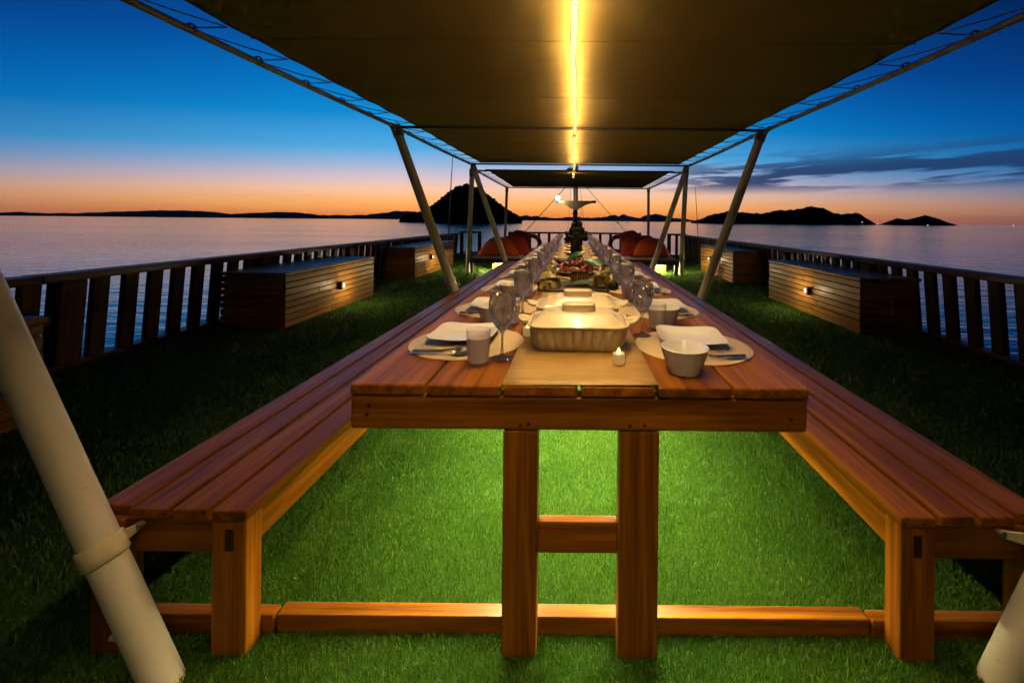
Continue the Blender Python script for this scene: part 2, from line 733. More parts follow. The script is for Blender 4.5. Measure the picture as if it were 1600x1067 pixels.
def rrect(w, d, r, z, n=8, flute=0, nfl=0, cx=0, cy=0):
    """rounded-rectangle loop, optional fluting of the long sides"""
    pts = []
    r = min(r, w / 2 - 1e-4, d / 2 - 1e-4)
    corners = [(w / 2 - r, d / 2 - r, 0), (-w / 2 + r, d / 2 - r, 90), (-w / 2 + r, -d / 2 + r, 180), (w / 2 - r, -d / 2 + r, 270)]
    ring = []
    for ci, (x, y, a0) in enumerate(corners):
        for k in range(n + 1):
            a = R(a0 + 90 * k / n)
            ring.append((x + r * math.cos(a), y + r * math.sin(a), math.cos(a), math.sin(a)))
        nx = corners[(ci + 1) % 4]
        a = R(a0 + 90)
        p0 = (x + r * math.cos(a), y + r * math.sin(a))
        p1 = (nx[0] + r * math.cos(a), nx[1] + r * math.sin(a))
        m = 54 if ci in (0, 2) else 26
        for k in range(1, m):
            t = k / m
            ring.append((p0[0] + (p1[0] - p0[0]) * t, p0[1] + (p1[1] - p0[1]) * t, math.cos(a), math.sin(a)))
    for (x, y, nx_, ny_) in ring:
        o = 0
        if flute:
            s = x / (w) * nfl if abs(ny_) > .7 else y / (w) * nfl
            o = flute * (abs(math.cos(math.pi * s)) ** .6 - .6)
        pts.append((cx + x + nx_ * o, cy + y + ny_ * o, z))
    return pts


ORD = ['nearest', 'second', 'third', 'fourth', 'fifth', 'sixth', 'seventh', 'eighth', 'ninth', 'tenth', 'eleventh', 'twelfth']

# ================================================================== THE SETTING
SEA_Z = -3.0
RAIL_L, RAIL_R = -4.0, 3.82
BOW_Y = 14.3


def build_setting():
    # sea
    S = 20000.0
    me = pydata('sea', [(-S, -S, 0), (S, -S, 0), (S, S, 0), (-S, S, 0)], [(0, 1, 2, 3)], 'sea')
    tag(obj('sea', me, None, (0, 0, SEA_Z)), kind='structure')
    # deck slab with pointed bow, turf covered
    out = [(RAIL_L - .12, -5), (RAIL_R + .12, -5), (RAIL_R + .12, BOW_Y + .1), (2.2, 17.2), (.5, 19.5), (-.5, 19.5), (-2.3, 17.2), (RAIL_L - .12, BOW_Y + .1)]
    n = len(out)
    V = [(x, y, 0) for x, y in out] + [(x * .97, y * .98 if y > 0 else y, SEA_Z - .6) for x, y in out]
    F = [tuple(range(n))] + [(i, i + n, (i + 1) % n + n, (i + 1) % n) for i in range(n)]
    me = pydata('deck', V, F, 'turf_base')
    me.materials.append(MATS['hull_paint'])
    for p in me.polygons[1:]:
        p.material_index = 1
    tag(obj('deck', me), kind='structure')


build_setting()


def hill(name, prof, dist, depth, mat, seed, rough=.06, ny=10, nx=120):
    """ridge of land: prof = [(x/dist, height/dist)...] in true bearings"""
    xs = np.array([p[0] for p in prof]) * dist
    hs = np.array([p[1] for p in prof]) * dist
    V, F = [], []
    amp = float(hs.max()) * rough
    fr = nx / (xs[-1] - xs[0])
    for i in range(nx + 1):
        x = xs[0] + (xs[-1] - xs[0]) * i / nx
        h0 = float(np.interp(x, xs, hs))
        for j in range(ny + 1):
            t = j / ny
            y = (t - .5) * depth
            s = max(0.0, 1 - abs(2 * t - 1) ** 1.7)
            nz = noise.fractal(Vector((x * fr * .35 + seed, t * 3, seed)), 1.0, 2.0, 5) * amp * 1.3
            h = h0 * s + nz * min(1, h0 / (amp * 3 + 1e-6)) * s
            V.append((x, dist + y + depth * .5 * (1 - 1), max(h, -2) - (2 if s == 0 else 0)))
    w = ny + 1
    for i in range(nx):
        for j in range(ny):
            a = i * w + j
            F.append((a, a + w, a + w + 1, a + 1))
    o = obj(name, pydata(name, V, F, mat, 60), None, (0, 0, SEA_Z))
    return tag(o, kind='structure')


def islands():
    k = 1 / 645.0
    # near wooded island
    D = 540.0
    D2 = D + 62.0
    cx, hw = -.268 * D2, .142 * D2
    prof = [(-1.0, .02), (-.93, .09), (-.85, .15), (-.78, .19), (-.70, .17), (-.62, .21), (-.5, .36), (-.38, .54), (-.26, .72), (-.16, .86), (-.06, .95),
            (.06, 1.0), (.14, .97), (.24, .90), (.34, .80), (.46, .66), (.58, .50), (.70, .36), (.80, .25), (.88, .18), (.95, .08), (1.0, .01)]
    px = [p[0] for p in prof]
    ph = [p[1] for p in prof]
    H = 51.0
    V, F = [], []
    nx, ny = 70, 40
    dep = 62.0

    def height(u, v):
        r = abs(v)
        s = max(0.0, 1 - r ** 1.8)
        h = float(np.interp(u, px, ph)) * H
        return h * s
    for i in range(nx + 1):
        u = -1 + 2 * i / nx
        for j in range(ny + 1):
            v = -1 + 2 * j / ny
            x = u * hw
            y = v * dep * math.sqrt(max(0.02, 1 - u * u * .96))
            h = height(u, v) + 2.0 * noise.fractal(Vector((x * .05, y * .05, 3)), 1, 2, 4)
            if abs(u) > .99 or abs(v) > .99:
                h = -1.5
            V.append((x, y, h))
    w = ny + 1
    for i in range(nx):
        for j in range(ny):
            a = i * w + j
            F.append((a, a + w, a + w + 1, a + 1))
    isl = obj('wooded_island', pydata('wooded_island', V, F, 'land_near', 60), None, (cx, D + dep, SEA_Z))
    tag(isl, kind='structure')
    # its forest: many rough crowns joined in one mass
    bm = bmesh.new()
    bmesh.ops.create_icosphere(bm, subdivisions=1, radius=1)
    bv = np.array([v.co[:] for v in bm.verts])
    bf = np.array([[v.index for v in f.verts] for f in bm.faces])
    bm.free()
    VV, FF = [], []
    o = 0
    for _ in range(3400):
        u = random.uniform(-.985, .985)
        v = random.uniform(-.97, .75)
        if random.random() < .5:
            v = random.uniform(-.3, .3)
        x = u * hw
        y = v * dep * math.sqrt(max(.02, 1 - u * u * .96))
        h = height(u, v)
        s = random.uniform(1.1, 2.6) * (1.35 if random.random() < .10 else 1)
        p = bv * (1 + rng.uniform(-.35, .35, (len(bv), 1)))
        p = p * np.array([s, s, s * random.uniform(.8, 1.5)]) + np.array([x, y, h + s * random.uniform(.3, 1.1)])
        VV.append(p)
        FF.append(bf + o)
        o += len(bv)
    me = pydata('forest', np.concatenate(VV).tolist(), np.concatenate(FF).tolist(), 'land_near')
    f = obj('forest', me, isl)
    tag(f, kind='stuff')
    # right-hand islands (heights above the water line at that distance)
    def P(lst, base, dist=1275.0):
        return [((x - 896) * k, max(0, (base + .0094 * (x - 896) - y) * k + 4.2 / dist)) for x, y in lst]
    hill('ridge_island', P([(1084, 346.5), (1107, 337), (1138, 330), (1165, 332), (1188, 334), (1212, 329), (1239, 328), (1269, 322.3), (1286, 325),
                            (1301, 333), (1316, 335), (1340, 332.4), (1350, 340), (1358, 347), (1363, 352)], 345), 1250, 80, 'land_mid', 2.0, .035, nx=200)
    hill('headland_island', P([(1379, 352), (1386, 347.5), (1401, 341.5), (1418, 343.4), (1445, 336.5), (1465, 341.7), (1484, 350), (1488, 354)], 345), 1300, 60, 'land_mid', 5.0, .05, nx=120)
    # low coast on the left
    hill('coast_hills', P([(-260, 330), (-100, 331), (0, 333.5), (30, 332), (70, 334), (140, 333), (190, 331), (240, 329.5), (290, 329), (330, 331), (360, 336),
                           (400, 333), (440, 331), (470, 333), (500, 337), (520, 342)], 345, 5200), 5200, 900, 'land_mid', 8.0, .10, nx=260)
    hill('distant_hills', P([(420, 339), (480, 338), (530, 336), (570, 337), (600, 333), (625, 330), (650, 331), (680, 336), (720, 337), (760, 336), (800, 338),
                             (822, 337.5), (840, 338.5), (870, 341), (890, 340), (910, 339.5), (940, 341), (965, 342), (1000, 341.5), (1010, 337), (1022, 333.8),
                             (1034, 336), (1050, 340), (1080, 344)], 345, 9500), 9500, 1500, 'land_far', 13.0, .12, nx=300)
    hill('distant_peaks', P([(925, 343), (945, 339), (960, 335.5), (966, 338), (973, 335), (984, 338), (1000, 341), (1015, 343)], 345, 15500), 15500, 1500, 'land_far', 21.0, .06, nx=90)


islands()

# ------------------------------------------------------------------ turf blades


def turf():
    regs = [  # x0, x1, y0, y1, per m2, height, width
        (-1.55, 1.45, .98, 1.75, 85000, .0155, .0019),
        (-1.55, 1.45, 1.75, 2.6, 42000, .017, .0025),
        (-1.4, 1.4, 2.6, 4.6, 15000, .019, .004),
        (-3.95, -1.55, .6, 1.3, 9000, .022, .004),
        (1.45, 3.8, .6, 1.3, 9000, .022, .004),
        (-3.95, -1.4, 1.3, 5.0, 7000, .026, .0055),
        (1.4, 3.8, 1.3, 5.0, 7000, .026, .0055),
        (-3.95, -1.2, 5.0, 14.2, 2200, .028, .010),
        (1.2, 3.8, 5.0, 14.2, 2200, .028, .010),
        (-1.3, 1.3, 4.6, 9.5, 1800, .028, .010)]
    VV, FF = [], []
    o = 0
    for (x0, x1, y0, y1, d, hh, ww) in regs:
        n = int((x1 - x0) * (y1 - y0) * d)
        x = rng.uniform(x0, x1, n)
        y = rng.uniform(y0, y1, n)
        a = rng.uniform(0, 2 * math.pi, n)
        # turf pile leans in brushed patches
        pa = 1.7 + 1.5 * np.sin(x * 2.1 + 1.3 * np.sin(y * 1.7)) + .8 * np.sin(y * 3.1 + x)
        ln = rng.uniform(.1, .8, n) * hh
        mixa = rng.uniform(0, 1, n) < .30
        la = np.where(mixa, pa + rng.normal(0, .6, n), rng.uniform(0, 2 * math.pi, n))
        h = hh * rng.uniform(.55, 1.25, n)
        w = ww * rng.uniform(.7, 1.3, n) * .5
        dx, dy = np.cos(a) * w, np.sin(a) * w
        lx, ly = np.cos(la) * ln, np.sin(la) * ln
        b0 = np.stack([x - dx, y - dy, np.zeros(n) - .002], 1)
        b1 = np.stack([x + dx, y + dy, np.zeros(n) - .002], 1)
        m0 = np.stack([x - dx * .8 + lx * .35, y - dy * .8 + ly * .35, h * .6], 1)
        m1 = np.stack([x + dx * .8 + lx * .35, y + dy * .8 + ly * .35, h * .6], 1)
        tp = np.stack([x + lx, y + ly, h], 1)
        V = np.stack([b0, b1, m0, m1, tp], 1).reshape(-1, 3)
        base = (np.arange(n) * 5 + o)[:, None]
        FF.append(np.concatenate([base + np.array([0, 1, 3]), base + np.array([0, 3, 2]), base + np.array([2, 3, 4])], 0))
        VV.append(V)
        o += n * 5
    V = np.concatenate(VV).astype(np.float32)
    F = np.concatenate(FF).astype(np.int32)
    me = bpy.data.meshes.new('turf')
    me.vertices.add(len(V))
    me.vertices.foreach_set('co', V.ravel())
    me.loops.add(F.size)
    me.loops.foreach_set('vertex_index', F.ravel())
    me.polygons.add(len(F))
    me.polygons.foreach_set('loop_start', np.arange(len(F), dtype=np.int32) * 3)
    me.update(calc_edges=True)
    me.materials.append(MATS['turf_blade'])
    tag(obj('artificial_turf', me), 'short green artificial turf covering the whole deck', 'turf', kind='stuff')


turf()

# ================================================================== RAILINGS
RAIL_H = .76


def side_railing(x, sgn, label):
    t = thing('deck_railing', label, 'railing', (x, 0, 0), group='wooden railings round the deck')
    y0, y1 = .2, BOW_Y
    # top rail in lengths
    ys = [y0, 3.0, 5.9, 8.8, 11.6, y1]
    for a, b in zip(ys[:-1], ys[1:]):
        board('top_rail', t, (-.09 - sgn * .06, a + .002, RAIL_H - .06), (.09 - sgn * .06, b - .002, RAIL_H), 'rail_Y', .008)
    for a, b in zip(ys[:-1], ys[1:]):
        board('bottom_sill', t, (-.07, a + .002, 0), (.07, b - .002, .05), 'rail_Y', .006)
    me = box_mesh((.055, .115, RAIL_H - .11), 'rail_Z', .006)
    ang = math.atan2(.06, RAIL_H)
    i = 0
    y = y0 + .1
    while y < y1 - .1:
        if i % 9 == 4:
            sm = box_mesh((.13, .17, RAIL_H - .11), 'rail_Z', .008)
            obj('stanchion', sm, t, (-sgn * .03, y, RAIL_H / 2 - .005), (0, -sgn * ang, 0))
        else:
            obj('baluster', me, t, (-sgn * .03 + random.uniform(-.003, .003), y + random.uniform(-.006, .006), RAIL_H / 2 - .005), (0, -sgn * ang, random.uniform(-.03, .03)))
        y += .225
        i += 1
    return t


side_railing(RAIL_L, -1, 'long wooden railing with flat balusters along the left side of the deck')
side_railing(RAIL_R, 1, 'long wooden railing with flat balusters along the right side of the deck')


def front_railing(x0, x1, y, label):
    t = thing('deck_railing', label, 'railing', (0, y, 0), group='wooden railings round the deck')
    board('top_rail', t, (x0, -.05, RAIL_H - .02), (x1, .05, RAIL_H + .04), 'rail_X', .008)
    board('bottom_rail', t, (x0, -.03, .05), (x1, .03, .10), 'rail_X', .006)
    for x in (x0 + .06, x1 - .06):
        board('stanchion', t, (x - .055, -.045, 0), (x + .055, .045, RAIL_H - .021), 'rail_Z', .006)
    n = max(2, int(round((x1 - x0) / .36)))
    for k in range(1, n):
        x = x0 + (x1 - x0) * k / n
        board('baluster', t, (x - .045, -.025, .10), (x + .045, .025, RAIL_H - .021), 'rail_Z', .005)
    return t


front_railing(-3.92, -3.18, BOW_Y, 'short wooden railing panel closing the bow corner on the left')
front_railing(-2.25, 2.35, BOW_Y, 'middle wooden railing across the bow behind the orange cushions')
front_railing(3.12, 3.74, BOW_Y - .6, 'short wooden railing panel closing the bow corner on the right')

# ================================================================== DECK BOXES


def deck_box(x0, x1, y0, y1, h, face, label):
    """slatted storage chest; face = +1 when the long front looks to +x"""
    t = thing('deck_box', label, 'storage box', ((x0 + x1) / 2, (y0 + y1) / 2, 0), group='slatted storage boxes along the railings')
    w, L = x1 - x0, y1 - y0
    hx, hy = w / 2, L / 2
    n = 8
    bh = (h - .045) / n
    gap = .009
    for s in (1, -1):  # long sides
        front = (s == face)
        for k in range(n):
            z0, z1 = .01 + k * bh, .01 + (k + 1) * bh - gap
            joints = [-hy]
            j = -hy + random.uniform(.5, 1.1)
            if front:
                joints.append(j)
                if j + 1.0 < hy - .3:
                    joints.append(j + random.uniform(.7, 1.0))
            joints.append(hy)
            for a, b in zip(joints[:-1], joints[1:]):
                pr = random.uniform(0, .003)
                xa, xb = sorted((s * (hx - .022), s * (hx + pr)))
                board('slat', t, (xa, a + .0015, z0), (xb, b - .0015, z1), 'box_Y', .003)
    for s in (1, -1):  # ends
        for k in range(n):
            z0, z1 = .01 + k * bh, .01 + (k + 1) * bh - gap
            ya, yb = sorted((s * (hy - .024), s * (hy - .002)))
            board('slat', t, (-hx + .024, ya, z0), (hx - .024, yb, z1), 'box_X', .003)
    for cx_ in (-1, 1):  # corner posts
        for cy_ in (-1, 1):
            board('corner_post', t, (cx_ * (hx - .055) - .03, cy_ * (hy - .057) - .03, 0), (cx_ * (hx - .055) + .03, cy_ * (hy - .057) + .03, h - .046), 'box_Z', .003)
    m = 6
    for k in range(m):  # lid boards
        a = -hx - .012 + (w + .024) * k / m
        b = -hx - .012 + (w + .024) * (k + 1) / m
        board('lid_board', t, (a + .002, -hy - .012, h - .034), (b - .002, hy + .012, h), 'box_Y', .004)
    return t


deck_box(-3.80, -3.10, 4.45, 6.42, .61, 1, 'slatted wooden box with a lit lamp on the left, nearer the camera')
deck_box(-3.80, -3.16, 8.25, 10.9, .64, 1, 'slatted wooden box with a small lamp on the left, towards the bow')
deck_box(3.10, 3.74, 4.45, 6.52, .61, -1, 'slatted wooden box with a lit lamp on the right, nearer the camera')
deck_box(3.14, 3.74, 8.1, 10.15, .64, -1, 'slatted wooden box on the right, towards the bow')
deck_box(-3.80, -3.10, .6, 2.42, .61, 1, 'dark slatted wooden box cut off by the left picture edge')
ledge = thing('rail_bracket', 'short dark board fixed to the left railing beside the foreground post', 'bracket', (-3.86, 2.95, 0))
board('upper_board', ledge, (-.1, -.25, .40), (.06, .06, .47), 'rail_Y', .005)
board('lower_board', ledge, (-.1, -.25, .24), (.02, .03, .34), 'rail_Y', .005)
board('support', ledge, (-.09, -.2, 0), (-.02, -.13, .40), 'rail_Z', .005)


def box_lamp(x, y, z, s, label, power=5.0):
    t = thing('box_lamp', label, 'lamp', (x, y, z), group='small lamps on the storage boxes')
    board('housing', t, (min(0, s * .05), -.055, -.05), (max(0, s * .05), -.012, .055), 'lamp_black', .004)
    board('lens', t, (min(s * .003, s * .045), -.010, -.022), (max(s * .003, s * .045), .025, .022), 'lamp_glow', .005)
    ld = bpy.data.lights.new('lamp_light', 'POINT')
    ld.energy = power
    ld.color = (1.0, .74, .36)
    ld.shadow_soft_size = .05
    lo = bpy.data.objects.new('lamp_light', ld)
    lo.location = (s * .24, .12, -.02)
    link(lo, t)


box_lamp(-3.096, 5.50, .31, 1, 'small lit lamp on the near left storage box', 5.5)
box_lamp(-3.156, 9.15, .37, 1, 'small lit lamp on the far left storage box', 5.5)
box_lamp(3.096, 5.42, .31, -1, 'small lit lamp on the near right storage box', 5.5)
box_lamp(3.136, 9.4, .37, -1, 'small lit lamp on the far right storage box, behind the slanted post', 5.5)

# ================================================================== AWNING FRAME
PZ = 2.264
PZ2 = 2.222
PIPE_L = [(-2.28, -5.0), (-2.22, 1.1), (-2.07, 4.75), (-2.02, 8.2), (-2.10, 13.0)]
PIPE_R = [(2.34, -5.0), (2.28, 1.12), (2.21, 4.85), (2.25, 8.2), (2.35, 13.0)]


def pipe_x(P, y):
    return float(np.interp(y, [p[1] for p in P], [p[0] for p in P]))


def pipe_z(y):
    return PZ + .03 * max(0, min(1, (y - 4.8) / 3.4)) if y < 8.3 else PZ2


def awning_frame():
    t = thing('awning_scaffold', 'slim pipe frame stretched along both sides under the canvas awning', 'frame', (0, 0, 0))
    for P in (PIPE_L, PIPE_R):
        for ya, yb in ((-4.6, 1.1), (1.1, 4.8), (4.8, 8.24), (8.3, 13.0)):
            ys = np.linspace(ya, yb, 9)
            tube('side_pipe', t, [(pipe_x(P, y), y, pipe_z(y) - .012 * math.sin(math.pi * (y - ya) / (yb - ya))) for y in ys], .021, 'pipe_paint', 10)
    for yc in (-4.4, 4.8, 8.12, 8.62, 13.0):
        zc = pipe_z(yc) + .004
        tube('cross_pipe', t, [(pipe_x(PIPE_L, yc), yc, zc), (0, yc, zc), (pipe_x(PIPE_R, yc), yc, zc)], .017, 'cross_paint', 10)


awning_frame()


def canvas_z(x, y, ya, yb, crossings):
    # sag between supports, plus wrinkles
    d = min(abs(y - c) for c in crossings)
    sag = -.012 * min(1, d / 1.0)
    n = noise.fractal(Vector((x * 1.1, y * 2.3, 1.7)), 1, 2, 4) * .005
    n += noise.fractal(Vector((x * 3.5, y * 6.0, 7.7)), 1, 2, 3) * .004
    n += noise.fractal(Vector((x * 4.0, y * 1.1, 3.1)), 1, 2, 2) * .012 * math.exp(-(x / .40) ** 2)
    return pipe_z(y) + .034 + sag + n * min(1, .25 + d / .5)


def canvas(ya, yb, crossings, label, inset=.175):
    t = thing('canvas_awning', label, 'awning', (0, 0, 0), group='canvas awnings over the deck')
    nx, ny = 150, int((yb - ya) / .035)
    V, F = [], []
    for j in range(ny + 1):
        y = ya + (yb - ya) * j / ny
        ph = (y % .47) / .47
        sc = .018 * math.sin(math.pi * ph)
        e = .05 * math.sin(math.pi * j / ny)
        xl = pipe_x(PIPE_L, y) + inset + sc + e * .4
        xr = pipe_x(PIPE_R, y) - inset - sc - e * .4
        for i in range(nx + 1):
            u = i / nx
            # finer columns round the middle
            s = 2 * u - 1
            s = .55 * s + .45 * s ** 3
            x = (xl + xr) / 2 + s * (xr - xl) / 2
            V.append((x, y, canvas_z(x, y, ya, yb, crossings)))
    w = nx + 1
    for j in range(ny):
        for i in range(nx):
            a = j * w + i
            F.append((a, a + 1, a + w + 1, a + w))
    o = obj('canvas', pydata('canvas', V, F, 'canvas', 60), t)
    md = o.modifiers.new('thickness', 'SOLIDIFY')
    md.thickness = .003
    md.offset = 1
    # hems along the ends
    for y in (ya + .01, yb - .01):
        xl, xr = pipe_x(PIPE_L, y) + inset, pipe_x(PIPE_R, y) - inset
        pts = [(xl + (xr - xl) * k / 60, y, canvas_z(xl + (xr - xl) * k / 60, y, ya, yb, crossings) - .004) for k in range(61)]
        tube('hem', t, pts, .009, 'canvas', 6)
    for y in [v_ for v_ in (-2.6, -.9, .8, 2.5, 3.65, 5.9, 7.0, 10.1, 11.5) if ya < v_ < yb]:
        xl, xr = pipe_x(PIPE_L, y) + inset + .02, pipe_x(PIPE_R, y) - inset - .02
        pts = [(xl + (xr - xl) * k / 90, y + .004 * math.sin(k * .4), canvas_z(xl + (xr - xl) * k / 90, y, ya, yb, crossings) - .0005) for k in range(91)]
        tube('seam', t, pts, .0038, 'canvas', 6)
    # lacing: rope zigzag from grommets to the side pipes
    for P, s in ((PIPE_L, 1), (PIPE_R, -1)):
        parts = []
        k0 = math.ceil((ya + .05) / .47)
        y = k0 * .47
        while y < yb - .06:
            xp = pipe_x(P, y)
            g0 = Vector((xp + s * (inset + .012), y, canvas_z(xp + s * inset, y, ya, yb, crossings) - .003))
            p0 = Vector((xp, y - .03, pipe_z(y)))
            parts.append(tube_geo([g0, (g0 + p0) / 2 + Vector((0, 0, -.002)), p0 + Vector((s * .021, 0, 0))], .0042, 5))
            # turns round the pipe
            ring = [(xp + .027 * math.cos(q), y - .03 + .012 * q / 6.28, pipe_z(y) + .027 * math.sin(q)) for q in np.linspace(0, 2 * math.pi * 1.5, 16)]
            parts.append(tube_geo(ring, .0045, 5))
            y2 = y + .47
            if y2 < yb - .06:
                xp2 = pipe_x(P, y2)
                g1 = Vector((xp2 + s * (inset + .012), y2, canvas_z(xp2 + s * inset, y2, ya, yb, crossings) - .003))
                p1 = Vector((xp + s * .02, y + .03, pipe_z(y) - .004))
                parts.append(tube_geo([p1, (p1 + g1) / 2 + Vector((0, 0, -.006)), g1], .0040, 5))
            y = y2
        v, f = merge_geo(parts)
        lo = obj('lacing_rope', pydata('lacing', v, f, 'rope', 50), t)
    return t


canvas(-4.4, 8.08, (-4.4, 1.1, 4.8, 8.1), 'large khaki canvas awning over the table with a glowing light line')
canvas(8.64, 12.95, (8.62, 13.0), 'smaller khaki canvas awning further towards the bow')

# light ropes just under the awning


def light_rope():
    t = thing('light_strip', 'warm glowing light strip running under the middle of the awning', 'light strip', (0, 0, 0))
    for y0, y1 in ((-4.2, 1.0), (1.01, 4.76), (4.84, 8.1), (8.11, 8.29), (8.64, 9.1)):
        n = max(4, int((y1 - y0) / .2))
        VT, VB, F = [], [], []
        for i in range(n + 1):
            y = y0 + (y1 - y0) * i / n
            x = .010 * math.sin(y * 1.9) + .004 * math.sin(y * 7)
            z = pipe_z(y) - .050 + .006 * math.sin(y * 2.7)
            VT += [(x - .014, y, z), (x + .014, y, z)]
            VB += [(x - .014, y, z - .003), (x + .014, y, z - .003)]
        for i in range(n):
            F.append((2 * i, 2 * i + 1, 2 * i + 3, 2 * i + 2))
        obj('upper_leds', pydata('upper_leds', VT, F, 'led_up'), t)
        obj('lower_leds', pydata('lower_leds', VB, [f[::-1] for f in F], 'led_down'), t)
        # unseen side walls, added to keep the downward light off the sides
        for q in (-1, 1):
            V = []
            for (x, y, z) in VB[::2]:
                xx = x + .014 + q * .0185
                V += [(xx - .0008, y, z + .001), (xx + .0008, y, z + .001), (xx + .0008, y, z - .028), (xx - .0008, y, z - .028)]
            FF = []
            for i in range(n):
                for k in range(4):
                    FF.append((4 * i + k, 4 * i + (k + 1) % 4, 4 * i + 4 + (k + 1) % 4, 4 * i + 4 + k))
            obj('added_baffle', pydata('added_baffle', V, FF, 'added_louvre'), t)
        # unseen cross blades added to cut the strip's light lengthwise: louvre
        V, FF = [], []
        m = int((y1 - y0) / .046)
        for k in range(m + 1):
            y = y0 + (y1 - y0) * k / m
            x = .010 * math.sin(y * 1.9) + .004 * math.sin(y * 7)
            z = float(np.interp(y, [p[1] for p in VB[::2]], [p[2] for p in VB[::2]]))
            o = len(V)
            for yy in (y - .0006, y + .0006):
                V += [(x - .0175, yy, z - .0005), (x + .0175, yy, z - .0005), (x + .0175, yy, z - .0255), (x - .0175, yy, z - .0255)]
            FF += [(o, o + 1, o + 2, o + 3), (o + 7, o + 6, o + 5, o + 4), (o + 3, o + 2, o + 6, o + 7), (o, o + 4, o + 5, o + 1)]
        tag(obj('added_louvre', pydata('added_louvre', V, FF, 'added_louvre'), t), kind='stuff')


light_rope()


def slant_post(label, foot, top, rad=.056, strap=None):
    t = thing('awning_post', label, 'post', (0, 0, 0), group='cream posts holding the awning')
    f, p = Vector(foot), Vector(top)
    d = (p - f).normalized()
    pts = [f - d * .02, f + d * .004, f + (p - f) * .5, p]
    tube('pole', t, pts, [rad * 1.0, rad, rad, rad * .97], 'post_paint', 28)
    # clamp at the head
    c0 = p - d * .10
    tube('clamp', t, [c0, c0 + d * .13], rad * 1.14, 'pipe_paint', 20)
    a = Vector((0, 1, 0))
    tube('saddle', t, [p + Vector((0, -.10, .0)), p + Vector((0, .10, .0))], .033, 'pipe_paint', 14)
    ring = [p + Vector((.03 * math.cos(q), .02, .035 + .045 * math.sin(q))) for q in np.linspace(0, math.pi, 9)]
    tube('eye_bolt', t, ring, .006, 'bolt', 6)
    return t, d


# foreground pair, strapped to the bench ends
def strap_parts(t, foot, d, s, zc, bolt):
    f = Vector(foot)
    c = f + d * (zc / d.z)
    tube('strap_band', t, [c - d * .027, c - d * .024, c + d * .024, c + d * .027], [.0425, .0455, .0455, .0425], 'strap_cloth', 30)
    b = Vector(bolt)
    side = (b - c)
    side = (side - d * side.dot(d)).normalized()
    st = c + side * .035 + d * .004
    # flat tongue to the bench
    n = d.cross(side).normalized()
    me_pts = []
    for q, hw in ((0, .020), (.5, .014), (1, .009)):
        m = st + (b - st) * q
        up = Vector((0, 0, 1))
        for (e, w) in ((-1, -1), (-1, 1), (1, 1), (1, -1)):
            me_pts.append(m + up * hw * e + Vector((0, 1, 0)) * .004 * w)
    F = [(0, 3, 2, 1), (8, 9, 10, 11)]
    for i in (0, 4):
        for k in range(4):
            F.append((i + k, i + (k + 1) % 4, i + 4 + (k + 1) % 4, i + 4 + k))
    obj('strap_tongue', pydata('tongue', me_pts, F, 'strap_cloth'), t)
    tube('bolt', t, [b + Vector((0, -.008, 0)), b + Vector((0, .008, 0))], .009, 'bolt', 12)
    return c


tL, dL = slant_post('thick cream post slanting across the left foreground, strapped to bench', (-1.045, 1.065, 0), (-2.16, 1.10, PZ - .02), .0395)
c = strap_parts(tL, (-1.045, 1.065, 0), dL, -1, .335, (-1.165, 1.118, .365))
tube('peg', tL, [c + Vector((-.04, .04, -.045)), c + Vector((-.105, .03, -.07))], .007, 'peg', 8)
tube('peg', tL, [Vector((-1.13, 1.09, .085)), Vector((-1.20, 1.08, .10))], .008, 'peg', 8)
tR, dR = slant_post('thick cream post slanting out of the lower right picture corner', (1.125, 1.085, 0), (2.26, 1.12, PZ - .02), .0395)
strap_parts(tR, (1.125, 1.085, 0), dR, 1, .335, (1.165, 1.118, .365))
slant_post('cream post slanting up from the left bench halfway along the table', (-1.215, 4.72, 0), (-2.06, 4.78, PZ - .02), .052)
slant_post('cream post slanting up from the right bench halfway along the table', (1.41, 4.87, 0), (2.2, 4.84, PZ - .02), .052)
slant_post('cream post slanting up from the far end of the left bench', (-1.19, 8.12, 0), (-1.99, 8.17, PZ - .02), .052)
slant_post('cream post slanting up from the far end of the right bench', (1.47, 8.15, 0), (2.22, 8.17, PZ - .02), .052)
slant_post('nearly upright cream post at the outer corner of the left daybed', (-2.37, 9.3, 0), (-2.06, 8.36, PZ2 - .03), .05)
slant_post('nearly upright cream post at the outer corner of the right daybed', (2.43, 9.3, 0), (2.27, 8.36, PZ2 - .03), .05)
slant_post('upright thin post under the far left awning corner', (-2.16, 12.95, 0), (-2.1, 12.98, PZ2 - .02), .042)
slant_post('upright thin post under the far right awning corner', (2.36, 12.95, 0), (2.35, 12.98, PZ2 - .02), .042)

# ================================================================== TABLE
TZ = .748
TX0, TX1 = -.607, .647
TY0, TY1 = 1.13, 7.9


